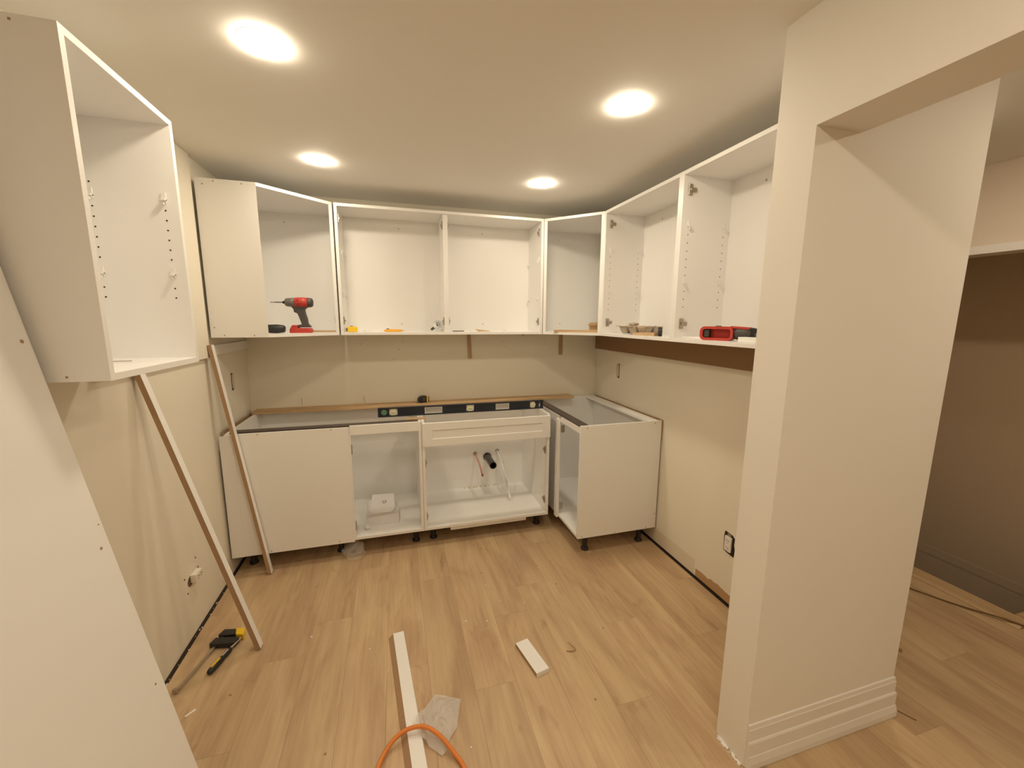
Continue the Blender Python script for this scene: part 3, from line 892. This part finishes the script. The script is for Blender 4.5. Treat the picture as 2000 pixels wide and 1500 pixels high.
# yellow tape measure
t = thing('tape_measure', 'small yellow tape measure at the left end of the wide cabinet', 'tape measure', (.715, -.215, SZ), rz=.02)
bm = bmesh.new(); prism_xz(bm, [(-.028, 0), (.032, 0), (.036, .006), (.036, .028), (.03, .036), (-.028, .036)], -.016, .016); finish('case', bm, YEL, t, bevel=.004)
box('lock_button', (-.012, .006, -.006, .006, .036, .040), BLACKP, t, bevel=.001)
box('tape_mouth', (-.037, -.028, -.012, .012, .003, .026), MGREY, t, bevel=.001)
# utility knife
t = thing('utility_knife', 'orange-yellow utility knife lying in the wide cabinet', 'knife', (.988, -.205, SZ), rz=.0)
bm = bmesh.new(); prism_xz(bm, [(-.062, .003), (-.05, 0), (.045, 0), (.058, .004), (.06, .012), (.045, .0165), (-.045, .0175), (-.063, .012)], -.010, .010); finish('handle', bm, ORY, t, bevel=.003)
box('slider', (-.048, -.030, -.004, .004, .0172, .022), BLACKP, t, bevel=.001)
bm = bmesh.new(); prism_xz(bm, [(-.066, .005), (-.058, .003), (-.058, .012), (-.066, .011)], -.006, .006); finish('nose', bm, CHIP, t)
bm = bmesh.new(); prism_xz(bm, [(.055, .004), (.069, .005), (.066, .012), (.055, .013)], -.006, .006); finish('end_cap', bm, STEEL, t)
# clear hinge bag
def crumple(name, label, cat, w, d, h, mat, loc, rz=0, n=14, seed=0, flat=False):
    bm = bmesh.new(); rnd = random.Random(seed); vs = []
    for j in range(n + 1):
        row = []
        for i in range(n + 1):
            u, v = i / n * 2 - 1, j / n * 2 - 1
            rr = min(1.0, max(abs(u), abs(v)))
            e = (1 - rr ** 3)
            z = h * e * (.35 + .65 * abs(noise.noise(Vector((u * 1.7 + seed, v * 1.7, seed * .3)))) * 1.6) + .002
            row.append(bm.verts.new((u * w / 2 * (1 - .12 * abs(v) ** 2) + .006 * noise.noise(Vector((v * 3, seed, 0))), v * d / 2 * (1 - .1 * abs(u) ** 2) + .008 * noise.noise(Vector((u * 3, seed, 2))), z)))
        vs.append(row)
    for j in range(n):
        for i in range(n): bm.faces.new((vs[j][i], vs[j][i + 1], vs[j + 1][i + 1], vs[j + 1][i]))
    o = finish(name, bm, mat, smooth=False); o.location = loc; o.rotation_euler = (0, 0, rz)
    return tag(o, label, cat)
# bulb
t = thing('light_bulb', 'clear flood bulb lying tilted against the divider of the wide cabinet', 'bulb', (1.268, -.19, SZ), rot=(0, 0, 0))
ax = Vector((.78, 0, .62)).normalized()
base = Vector((-.018, 0, .012))
bm = bmesh.new(); lathe(bm, [(0, .006), (.004, .009), (.024, .0095), (.026, .011)], base, ax, 16); finish('screw_base', bm, DGREY, t)
bm = bmesh.new(); lathe(bm, [(.026, .011), (.034, .015), (.047, .027), (.050, .029)], base, ax, 20); finish('collar', bm, PIN, t, smooth=True)
bm = bmesh.new(); lathe(bm, [(.0505, .029), (.058, .0315), (.070, .030), (.082, .024), (.090, .014), (.0925, .003)], base, ax, 24); finish('glass_dome', bm, GLASS, t, smooth=True)
bm = bmesh.new(); lathe(bm, [(.045, .008), (.060, .008), (.062, .004)], base, ax, 12); tube(bm, [base + ax * .062 + Vector((-.01, 0, .012)), base + ax * .075, base + ax * .062 + Vector((.012, 0, -.012))], .002, 6)
finish('filament_support', bm, DGREY, t)
crumple('plastic_bag', 'small crumpled clear bag beside the flood bulb', 'bag', .075, .06, .022, FILM2, (1.318, -.235, SZ), seed=3)
# small oddments
shim('screwdriver_bit', 'thin dark screwdriver bit right of the divider', (1.445, -.205, SZ), (.085, .006, .006), .05, DGREY, 0, 'bit')
t = thing('paint_scraper', 'small white scraper with pine handle in the wide cabinet', 'scraper', (1.59, -.21, SZ), rz=.0)
box('blade', (-.055, -.005, -.018, .018, 0, .008), PIN, t, bevel=.001)
bm = bmesh.new(); prism_xz(bm, [(-.012, 0), (.09, .002), (.088, .006), (-.012, .017)], -.012, .012); finish('handle', bm, PINE, t, bevel=.001)
for k, (x, y, lb) in enumerate(((.80, -.2, 'left of the orange knife'), (1.80, -.2, 'at the right end of the wide cabinet'))):
    t = thing('drawer_bumper', 'tiny white plastic cap ' + lb, 'cap', (x, y, SZ))
    bm = bmesh.new(); lathe(bm, [(0, .014), (.003, .015), (.005, .011)], (0, 0, 0), (0, 0, 1), 14); finish('rim', bm, PIN, t)
    bm = bmesh.new(); lathe(bm, [(.005, .004), (.010, .0035)], (0, 0, 0), (0, 0, 1), 8); finish('stem', bm, PIN, t)

# right corner cabinet : stick and small carton
o = finish('wood_stick', (lambda bm: (prism_xy(bm, [(-.19, -.006), (.05, -.012), (.08, -.022), (.165, -.024), (.165, .016), (-.19, .010)], 0, .017), bm)[1])(bmesh.new()), PINE, bevel=.001)
o.location = (2.31, -.44, SZ); o.rotation_euler = (0, 0, -.30); tag(o, 'long tapered pine stick lying in the right corner cabinet', 'stick')
t = thing('carton', 'small brown cardboard box standing in the right corner cabinet', 'box', (2.445, -.40, SZ), rz=-.18)
box('carton_body', (-.030, .030, -.022, .022, 0, .045), CARD, t, bevel=.001)
bm = bmesh.new()
A = [(-.036, -.028), (.036, -.028), (.036, .028), (-.036, .028)]; B = [(-.026, -.018), (.026, -.018), (.026, .018), (-.026, .018)]
a0 = [bm.verts.new((x, y, .045)) for x, y in A]; a1 = [bm.verts.new((x, y, .058)) for x, y in A]; a2 = [bm.verts.new((x, y, .072)) for x, y in B]
bm.faces.new(a0); bm.faces.new(a2)
for p, q in ((a0, a1), (a1, a2)):
    for i in range(4): bm.faces.new((p[i], p[(i + 1) % 4], q[(i + 1) % 4], q[i]))
finish('carton_lid', bm, CARD, t)

# egg carton tray (moulded pulp) in first right cabinet
t = thing('egg_carton', 'torn grey pulp egg carton tray in the right wall cabinet', 'tray', (2.52, -.89, SZ), rz=-1.57 + .12)
bm = bmesh.new(); nx, ny = 44, 22; vs = []
for j in range(ny + 1):
    row = []
    for i in range(nx + 1):
        x = -.135 + .27 * i / nx; y = -.07 + .14 * j / ny
        cx = abs(((x + .135) / .09) % 1 - .5) * 2; cy = abs(((y + .07) / .07) % 1 - .5) * 2
        m_ = max(cx, cy)
        dep = 1 - min(1, max(0, (m_ - .55) / .35))
        z = .052 - .047 * dep + .003 * noise.noise(Vector((x * 40, y * 40, 1)))
        row.append(bm.verts.new((x, y, z)))
    vs.append(row)
for j in range(ny):
    for i in range(nx): bm.faces.new((vs[j][i], vs[j][i + 1], vs[j + 1][i + 1], vs[j + 1][i]))
o = finish('tray', bm, PULP, t, smooth=True)
md = o.modifiers.new('thick', 'SOLIDIFY'); md.thickness = .0025; md.offset = 1
bm = bmesh.new(); prism_xz(bm, [(-.15, .049), (.02, .049), (.02, .052), (-.15, .0525)], -.078, .06); finish('flange', bm, PULP, t)
t = thing('crumpled_paper', 'crumpled brown paper scrap on top of the egg carton', 'paper', (2.53, -.80, SZ + .053), rz=.3)
bm = bmesh.new(); bmesh.ops.create_icosphere(bm, subdivisions=3, radius=1)
for v in bm.verts:
    k = 1 + .5 * noise.noise(v.co * 2.1); v.co = Vector((v.co.x * .022 * k, v.co.y * .036 * k, max(0, v.co.z * .011 * k + .011)))
finish('scrap', bm, PULP, t)
shim('wood_shim', 'pale wood shim leaning in front of the egg carton', (2.45, -1.055, SZ), (.19, .035, .02), -1.45, PINE, .3)
t = thing('tape_roll', 'black ring-shaped roll standing at the right of the egg carton', 'roll', (2.47, -1.172, SZ))
bm = bmesh.new(); lathe(bm, [(-.011, .014), (-.011, .024), (-.009, .026), (.009, .026), (.011, .024), (.011, .014), (-.011, .014)], (0, 0, .026), (.75, -.6, 0), 24); finish('ring', bm, BLACKP, t)
bm = bmesh.new(); lathe(bm, [(-.006, .0135), (.006, .0135)], (0, 0, .026), (.75, -.6, 0), 16); finish('core', bm, DGREY, t)

# red multi tool lying in second right cabinet (battery well faces the room)
t = thing('oscillating_tool', 'red cordless tool without battery lying on its side in the right wall cabinet', 'power tool', (2.475, -1.655, SZ), rz=-1.05)
# local x runs to the right of the photo (-Y), local -y faces the room (-X)
def rr(x0, x1, z0, z1, c):
    out = []
    for cx_, cz_, a0 in ((x1 - c, z0 + c, -90), (x1 - c, z1 - c, 0), (x0 + c, z1 - c, 90), (x0 + c, z0 + c, 180)):
        for k in range(6):
            a = math.radians(a0 + 18 * k); out.append((cx_ + c * math.cos(a), cz_ + c * math.sin(a)))
    return out
def shell(bm, x0, x1, z0, z1, c, wall, y0, y1, yi):
    o = rr(x0, x1, z0, z1, c); i = rr(x0 + wall, x1 - wall * .8, z0 + wall * .9, z1 - wall * .9, c * .5)
    n = len(o)
    a = [bm.verts.new((x, y1, z)) for x, z in o]; b = [bm.verts.new((x, y0, z)) for x, z in o]
    cc = [bm.verts.new((x, y0, z)) for x, z in i]; d = [bm.verts.new((x, yi, z)) for x, z in i]
    bm.faces.new(a); bm.faces.new(d)
    for p, q in ((a, b), (b, cc), (cc, d)):
        for k in range(n): bm.faces.new((p[k], p[(k + 1) % n], q[(k + 1) % n], q[k]))
bm = bmesh.new(); shell(bm, -.108, .036, .0, .064, .022, .013, -.03, .035, .0); ms = finish('battery_housing', bm, RED, t)
box('well_floor', (-.094, .026, -.001, .001, .012, .052), DRED, ms)
tb = box('terminal_block', (-.092, -.066, -.022, -.001, .014, .050), BLACKP, t, bevel=.001)
for k in range(4): box('contact', (-.088, -.070, -.0235, -.022, .018 + k * .008, .0215 + k * .008), MGREY, tb)
bm = bmesh.new(); lathe(bm, [(.036, .026), (.05, .029), (.085, .029), (.105, .024)], (0, .004, .034), (1, 0, 0), 20); finish('motor_housing', bm, DGREY, t, smooth=True)
bm = bmesh.new(); prism_xz(bm, [(.02, .056), (.10, .052), (.10, .062), (.02, .067)], -.02, .03); finish('upper_cover', bm, RED, t, bevel=.002)
bm = bmesh.new(); prism_xz(bm, [(.095, .008), (.12, .012), (.12, .036), (.155, .042), (.155, .05), (.11, .06), (.095, .056)], -.016, .022); finish('tool_head', bm, BLACKP, t, bevel=.003)
box('blade_clamp', (.148, .185, -.006, .010, .036, .047), DGREY, t, bevel=.001)
bm = bmesh.new(); lathe(bm, [(-.006, .016), (.0, .016), (.004, .010)], (-.035, .0, .064), (0, 0, 1), 16); finish('speed_dial', bm, DGREY, t)
shim('white_trim_strip', 'thin white strip lying under the red tool on the cabinet floor', (2.45, -1.50, SZ), (.19, .03, .014), -1.5, WHITE, .4, 'strip')
shim('white_offcut', 'small white offcut beside the post at the right of the red tool', (2.44, -1.83, SZ), (.10, .04, .022), -1.57, WHITE2, .0, 'offcut')

# ================================================================== LEDGERS AND HANGING STICKS
tag(box('ledger_board', (W - .02, W, -2.16, -.012, 1.288, 1.4215), HARDB, bevel=.001), 'brown hardboard ledger under the right wall cabinets', 'board')
tag(box('ledger_board', (.0, .016, -.60, -.002, 1.322, 1.378), WHITE2, bevel=.001), 'short white ledger on the left wall under the left corner cabinet', 'board')
for x0, x1, z0, tl, lb in ((1.553, 1.580, 1.222, -.010, 'thin brown wood strip hanging under the wide cabinet'), (2.330, 2.358, 1.24, .0, 'thin brown wood strip hanging under the right corner cabinet')):
    bm = bmesh.new(); prism_xz(bm, [(x0, z0), (x1, z0), (x1 + tl, 1.4215), (x0 + tl, 1.4215)], -.012, -.0005)
    tag(finish('hanging_strip', bm, PINEZ, bevel=.0008), lb, 'strip', 'wood strips hanging under the wall cabinets')
bm = bmesh.new(); lathe(bm, [(0, .008), (.008, .008), (.010, .004)], (1.93, -.25, ZB - .0105), (0, 0, 1), 10); tag(finish('screw_tip', bm, CHIP), 'tiny brown screw tip under the wide wall cabinet', 'screw')

# ================================================================== OUTLETS
def cutout(label, xw, side, y, z, h, w):
    t = thing('electrical_box', label, 'electrical box', (xw, y, z), group='empty electrical boxes')
    s = side
    e = .0012 * s
    a, b = sorted((0, e))
    box('recess', (a, b, -w / 2, w / 2, -h / 2, h / 2), plain('box_inside', (.66, .59, .47), .7), t)
    g = .004
    for nm, q in (('cut_edge', (w / 2 - g, w / 2, -h / 2, h / 2)),):
        c, d = sorted((0, .0022 * s)); box(nm, (c, d, q[0] * (-1 if s < 0 else 1) if False else -w / 2, -w / 2 + g, -h / 2, h / 2), HOLE, t)
    c, d = sorted((0, .003 * s))
    box('mounting_tab', (c, d, -w / 2 - .002, -w / 2 + .018, h / 2 - .006, h / 2 + .004), DGREY, t)
    box('mounting_tab', (c, d, -w / 2 - .002, -w / 2 + .018, -h / 2 - .004, -h / 2 + .008), DGREY, t)
cutout('empty electrical box cut into the left wall above the base cabinet', 0.0, 1, -.285, 1.135, .10, .045)
cutout('empty electrical box cut into the right wall under the brown ledger', W, -1, -.37, 1.135, .105, .045)

# outlet low on right wall without cover plate
t = thing('wall_outlet', 'white outlet without cover plate in a ragged hole low on the right wall', 'outlet', (W, -1.585, .343))
bm = bmesh.new(); prism = [(-.036, -.06), (.034, -.052), (.037, .03), (.032, .062), (-.018, .058), (-.034, .046), (-.032, .01), (-.042, -.02)]
a = [bm.verts.new((-.0012, y, z)) for y, z in prism]; b = [bm.verts.new((0, y, z)) for y, z in prism]
bm.faces.new(a); bm.faces.new(b)
for i in range(len(prism)): bm.faces.new((a[i], a[(i + 1) % len(prism)], b[(i + 1) % len(prism)], b[i]))
finish('wall_hole', bm, HOLE, t)
rcp = box('receptacle', (-.012, -.001, -.021, .023, -.042, .042), TRIMP, t, bevel=.003)
box('mounting_strap', (-.003, -.001, -.012, .014, .040, .058), NICKEL, t)
for z in (.02, -.02):
    for y in (-.006, .007): box('socket_slot', (-.0126, -.0118, y - .001, y + .001, z - .005, z + .005), HOLE, rcp)
    box('ground_hole', (-.0126, -.0118, -.0015, .0025, z - .013, z - .010), HOLE, rcp)
# outlet low on left wall, twisted out of its hole
t = thing('wall_outlet', 'cream outlet sticking out of the left wall above the clamp', 'outlet', (0.0, -1.035, .285))
r2 = box('receptacle', (.002, .030, -.030, .030, -.021, .021), WALLP, t, bevel=.003)
for y in (-.015, .013):
    for z in (-.006, .006): box('socket_slot', (.0300, .0308, y - .006, y + .006, z - .0012, z + .0012), HOLE, r2)
    bm = bmesh.new(); lathe(bm, [(0, .0022), (.0008, .0022)], (.030, y + .010, 0), (1, 0, 0), 8); finish('ground_hole', bm, HOLE, r2)
bm = bmesh.new(); lathe(bm, [(0, .024), (.001, .024)], (.0, -.028, -.012), (1, 0, 0), 20); finish('wall_hole', bm, plain('hole_brown', (.16, .10, .05), .9), t)
bm = bmesh.new()
for y, z in ((.045, .07), (-.075, .028), (-.06, -.055), (.058, .012)): lathe(bm, [(0, .0042), (.0012, .0042)], (0, y, z), (1, 0, 0), 10)
stuff(finish('screw_holes', bm, HOLE, t))

# ================================================================== LEANING BOARDS
def oriented_board(root, A, B, wdir, w, t_, mat_face, mat_core, nm='board'):
    """A,B bottom/top of the front-left line; width along wdir, thickness to the normal side"""
    A, B = Vector(A), Vector(B); d = (B - A).normalized(); wv = Vector(wdir); wv = (wv - d * wv.dot(d)).normalized()
    n = wv.cross(d).normalized()
    l = Vector(root.location)
    def slab(name, t0, t1, mat, parent):
        bm = bmesh.new(); vs = []
        for p in (A, B):
            for ww in (0, w):
                for tt in (t0, t1): vs.append(bm.verts.new(p + wv * ww + n * tt - l))
        for f in ((0, 1, 3, 2), (4, 6, 7, 5), (0, 4, 5, 1), (2, 3, 7, 6), (0, 2, 6, 4), (1, 5, 7, 3)): bm.faces.new([vs[i] for i in f])
        return finish(name, bm, mat, parent)
    slab('core', 0, t_, mat_core, root)
    slab('white_face', t_, t_ + .0012, mat_face, root)
    return n
t = thing('filler_board', 'narrow white-faced board leaning under the tall left cabinet', 'board', (.33, -1.24, 0), group='narrow boards leaning on the left wall')
n = oriented_board(t, (.318, -1.274, .004), (.003, -1.292, 1.345), (0, 1, 0), .034, .020, WHITE, CHIP)
t = thing('filler_board', 'narrow white-faced board leaning in front of the left base cabinet', 'board', (.24, -.65, 0), group='narrow boards leaning on the left wall')
oriented_board(t, (.204, -.655, .004), (.0195, -.645, 1.384), (0, 1, 0), .034, .019, WHITE, CHIP)
t = thing('tall_panel', 'big white panel leaning towards the left wall at the picture edge', 'panel', (.44, -2.3, 0))
# face plane through floor line X=.438 and top X=.090 at z=2.10
A = Vector((.420, -2.62, .003)); Bp = Vector((.0905, -2.62, 2.00))
d = (Bp - A).normalized(); nrm = Vector((d.z, 0, -d.x)).normalized()
bm = bmesh.new(); l = Vector(t.location); vs = []
for p in (A, Bp):
    for yy in (0, .62):
        for tt in (0, .016): vs.append(bm.verts.new(p + Vector((0, yy, 0)) + nrm * tt - l))
for f in ((0, 1, 3, 2), (4, 6, 7, 5), (0, 4, 5, 1), (2, 3, 7, 6), (0, 2, 6, 4), (1, 5, 7, 3)): bm.faces.new([vs[i] for i in f])
sheet = finish('sheet', bm, WHITE2, t, bevel=.0008)
bm = bmesh.new()
def on_face(z, yoff): 
    k = (z - A.z) / d.z; p = A + d * k; return Vector((p.x, -2.0 - yoff, p.z)) + nrm * .0164 - l
for z, yo, r in ((1.475, .022, .0045), (.965, .03, .0035), (1.02, .012, .0018), (.56, .03, .003)):
    lathe(bm, [(-.001, r), (.0006, r)], on_face(z, yo), nrm, 10)
stuff(finish('screw_holes', bm, CHIP, t))
t = thing('tall_panel', 'upright white panel edge between the leaning panel and left wall', 'panel', (.04, -2.3, 0))
box('sheet', rel(t, (.008, .083, -2.6, -1.99, .003, 2.13)), WHITE2, t, bevel=.002)
box('edge_band', rel(t, (.083, .0845, -2.598, -1.992, .005, 2.128)), WHITE, t)

# ================================================================== ON THE FLOOR
# bar clamp
t = thing('bar_clamp', 'black and yellow bar clamp lying on the floor by the left wall', 'clamp', (.155, -1.25, 0))
L0 = Vector(t.location)
def V(x, y, z=0.0): return Vector((x, y, z)) - L0
bm = bmesh.new()
def flat_bar(bm, a, b, w, z0, z1):
    a, b = Vector(a), Vector(b); d = (b - a).normalized(); s = Vector((-d.y, d.x, 0)) * w / 2
    prism_xy(bm, [(a - s).to_tuple()[:2], (b - s).to_tuple()[:2], (b + s).to_tuple()[:2], (a + s).to_tuple()[:2]], z0, z1)
flat_bar(bm, V(.078, -1.43), V(.150, -1.132), .011, .011, .017); finish('bar', bm, STEEL, t)
bm = bmesh.new(); flat_bar(bm, V(.062, -1.425), V(.082, -1.432), .012, .006, .022); finish('bar_stop', bm, STEEL, t)
bm = bmesh.new(); prism_xy(bm, [p.to_tuple()[:2] for p in (V(.124, -1.150), V(.140, -1.116), V(.20, -1.130), V(.212, -1.165), V(.150, -1.160))], .002, .028); finish('fixed_jaw', bm, BLACKP, t, bevel=.003)
bm = bmesh.new(); prism_xy(bm, [p.to_tuple()[:2] for p in (V(.193, -1.128), V(.234, -1.138), V(.243, -1.185), V(.205, -1.172))], .0, .032); finish('pad', bm, YEL, t, bevel=.003)
bm = bmesh.new(); prism_xy(bm, [p.to_tuple()[:2] for p in (V(.106, -1.203), V(.120, -1.166), V(.215, -1.186), V(.228, -1.196), V(.214, -1.226), V(.135, -1.210))], .002, .028); finish('sliding_jaw', bm, BLACKP, t, bevel=.003)
sp = tube
bm = bmesh.new(); tube(bm, [V(.236, -1.165, .016), V(.196, -1.270, .016)], .005, 10); finish('spindle', bm, STEEL, t)
bm = bmesh.new()
hd = (V(.166, -1.372) - V(.208, -1.245)); hl = hd.length
lathe(bm, [(0, .008), (.006, .0105), (.035, .0115), (.045, .0095), (.055, .012), (hl - .012, .0135), (hl - .004, .011), (hl, .006)], V(.208, -1.245, .0145), hd, 14); hn = finish('handle', bm, BLACKP, t, smooth=True)
bm = bmesh.new(); dn = hd.normalized(); p = V(.208, -1.245, .0275); flat_bar(bm, p + dn * .065, p + dn * .115, .008, .0272, .0292); finish('grip_stripe', bm, YEL, hn)
bm = bmesh.new(); flat_bar(bm, p + dn * .015, p + dn * .05, .003, .0250, .0266); finish('grip_line', bm, PIN, hn)

# long white strip with raw slanted edge
t = thing('filler_strip', 'long white strip with raw brown edge lying on the floor', 'strip', (.99, -1.7, 0), rz=.0995)
bm = bmesh.new()
sec = [(-.046, 0), (.024, 0), (.0245, .018), (-.0235, .018)]
L = .75
a = [bm.verts.new((x, -L, z)) for x, z in sec]; b = [bm.verts.new((x, .345, z)) for x, z in sec]
bm.faces.new(a); bm.faces.new(b)
for i in range(4): bm.faces.new((a[i], a[(i + 1) % 4], b[(i + 1) % 4], b[i]))
finish('core', bm, CHIP, t)
box('white_face', (-.0235, .0245, -L, .345, .0181, .0192), WHITE, t)
box('edge_band', (.0246, .0256, -L, .345, .0, .0188), WHITE, t)

t = thing('board_offcut', 'small rectangular white board offcut on the floor', 'offcut', (1.541, -1.66, 0), rz=.215)
box('core', (-.032, .032, -.094, .094, 0, .0165), CHIP, t)
box('white_face', (-.032, .032, -.094, .094, .0166, .018), WHITE, t)
box('edge_band', (-.032, .032, -.0955, -.0945, .0, .0175), WHITE, t)

# clear poly bag over the strip
bm = bmesh.new()
poly = [(1.099, -1.727), (1.197, -1.778), (1.165, -1.887), (1.13, -1.93), (1.115, -1.965), (1.10, -1.975), (1.035, -1.905), (1.004, -1.835)]
cx = sum(p[0] for p in poly) / 8; cy = sum(p[1] for p in poly) / 8
rings = []
m_ = 9
def pt_on(k):
    k = k % 1.0 * len(poly); i = int(k); f = k - i; p, q = poly[i], poly[(i + 1) % len(poly)]
    return (p[0] + (q[0] - p[0]) * f, p[1] + (q[1] - p[1]) * f)
NS = 48
for r in range(1, m_ + 1):
    ring = []
    for k in range(NS):
        px, py = pt_on(k / NS); f = r / m_
        x, y = (px - cx) * f, (py - cy) * f
        X_, Y_ = cx + x, cy + y
        stripx = .99 + (-1.7 - Y_) * .0998
        over = 1 if abs(X_ - stripx) < .04 else 0
        z = .006 + over * .018 + (1 - f ** 3) * .016 + .020 * abs(noise.noise(Vector((x * 34, y * 34, 3)))) * (1.15 - f * .75)
        ring.append(bm.verts.new((x, y, z)))
    rings.append(ring)
c0 = bm.verts.new((0, 0, .026))
for k in range(NS): bm.faces.new((c0, rings[0][k], rings[0][(k + 1) % NS]))
for a, b in zip(rings, rings[1:]):
    for k in range(NS): bm.faces.new((a[k], b[k], b[(k + 1) % NS], a[(k + 1) % NS]))
o = finish('plastic_bag', bm, FILM); o.location = (cx, cy, 0)
tag(o, 'crumpled clear plastic bag lying partly over the long white strip', 'bag')

# orange cord loop
pts = [(.80, -2.62, .009), (.84, -2.35, .009), (.862, -2.12, .009), (.874, -1.995, .010), (.884, -1.957, .012), (.908, -1.912, .015), (.944, -1.885, .030), (.992, -1.876, .042), (1.047, -1.888, .046), (1.097, -1.930, .040), (1.137, -1.980, .020), (1.166, -2.03, .010), (1.180, -2.10, .009), (1.20, -2.30, .009), (1.26, -2.6, .009)]
bm = bmesh.new(); tube(bm, smooth_path(pts, 6), .0075, 12)
tag(finish('extension_cord', bm, ORANGE, smooth=True), 'orange cord looping over the long white strip on the floor', 'cord')

# clear wrap under left base cabinet
bm = bmesh.new(); rnd = random.Random(5)
bmesh.ops.create_icosphere(bm, subdivisions=4, radius=1)
for v in bm.verts:
    k = 1 + .35 * noise.noise(v.co * 1.8 + Vector((4, 1, 2))) + .12 * noise.noise(v.co * 6)
    v.co = Vector((v.co.x * .062 * k, v.co.y * .075 * k, max(.001, v.co.z * .055 * k + .04)))
o = finish('plastic_wrap', bm, FILM2); o.location = (.69, -.585, 0); tag(o, 'crumpled ball of clear wrap at the edge of the left base cabinet', 'wrap')

# curled shaving, chips, wooden bits
bm = bmesh.new(); tube(bm, smooth_path([(-.025, -.006, .003), (-.005, -.014, .004), (.018, -.012, .006), (.006, .012, .012), (-.004, .028, .014)], 5), .0022, 6)
o = finish('wood_shaving', bm, CHIP); o.location = (1.736, -1.66, 0); tag(o, 'thin curled wood shaving right of the small white offcut', 'shaving')
o = box('paint_chip', (-.018, .018, -.004, .004, 0, .002), WHITE, bevel=.0006, loc=(.169, -1.544, .0003), rot=(0, 0, .75)); tag(o, 'thin white sliver on the floor below the clamp', 'chip')
bm = bmesh.new()
for x, y in ((1.29, -1.35), (1.394, -1.378), (1.388, -1.43), (.826, -1.405), (1.204, -1.97), (.84, -1.5), (1.05, -1.2), (1.5, -1.25), (1.62, -1.3), (1.45, -1.1), (.55, -1.25)):
    s = random.uniform(.0018, .004); bm_box(bm, x - s, x + s, y - s, y + s, .0003, .002)
o = stuff(finish('white_specks', bm, TRIMP)); tag(o, 'tiny white specks scattered on the kitchen floor', 'debris')
bm = bmesh.new()
for x, y in ((1.947, -1.583), (1.727, -1.922), (.289, -1.498), (1.50, -.72), (1.53, -.735), (1.46, -.66), (1.62, -.68), (1.7, -.65), (1.9, -.98), (1.45, -.98), (.7, -1.85), (1.85, -1.2), (1.8, -1.0), (1.22, -.8)):
    s = random.uniform(.002, .0045); bm_box(bm, x - s, x + s, y - s * .7, y + s * .7, .0003, .003)
o = stuff(finish('dark_specks', bm, CHIP)); tag(o, 'tiny brown wood specks scattered on the kitchen floor', 'debris')

# ================================================================== HALL
bm = bmesh.new()
pr = [(3.97, -.0124), (4.075, -.0124), (4.085, -.004), (4.085, .008), (4.075, .014), (3.985, .014), (3.97, .002)]
prism_xz(bm, pr, -2.16, .8)
NOSE = wood('oak_nosing', (.50, .33, .18), (.60, .42, .24), axis=1, scale=1.0)
o = finish('stair_nosing', bm, NOSE, floor); 
bm = bmesh.new(); lathe(bm, [(0, .02), (.004, .03), (.90, .03), (.905, .02)], (4.075, -2.125, .005), (1, 0, 0), 16); finish('stair_nosing', bm, NOSE, floor)
bm = bmesh.new(); tube(bm, smooth_path([(3.66, -1.45, .004), (3.807, -1.775, .004), (3.90, -1.97, .006), (3.985, -2.14, .0195), (4.08, -2.40, .006)], 6), .0045, 8)
tag(finish('extension_cord', bm, CORDB), 'thin brown cord on the hall floor beside the stair edge', 'cord')
t = thing('wood_offcut', 'small brown wood offcut on the hall floor behind the post', 'offcut', (3.232, -2.06, 0), rz=.5)
box('core', (-.03, .03, -.03, .03, 0, .02), CHIP, t, bevel=.001)
box('painted_top', (-.03, .03, -.03, .03, .0201, .0215), PINE, t)
bm = bmesh.new(); tube(bm, [(2.862, -2.288, .0018), (2.888, -2.342, .0018)], .0016, 6)
tag(finish('seam_rod', bm, CORDB), 'thin dark rod drawn as a floor seam by the post baseboard', 'seam')  # rod added to draw the dark line of a floor seam
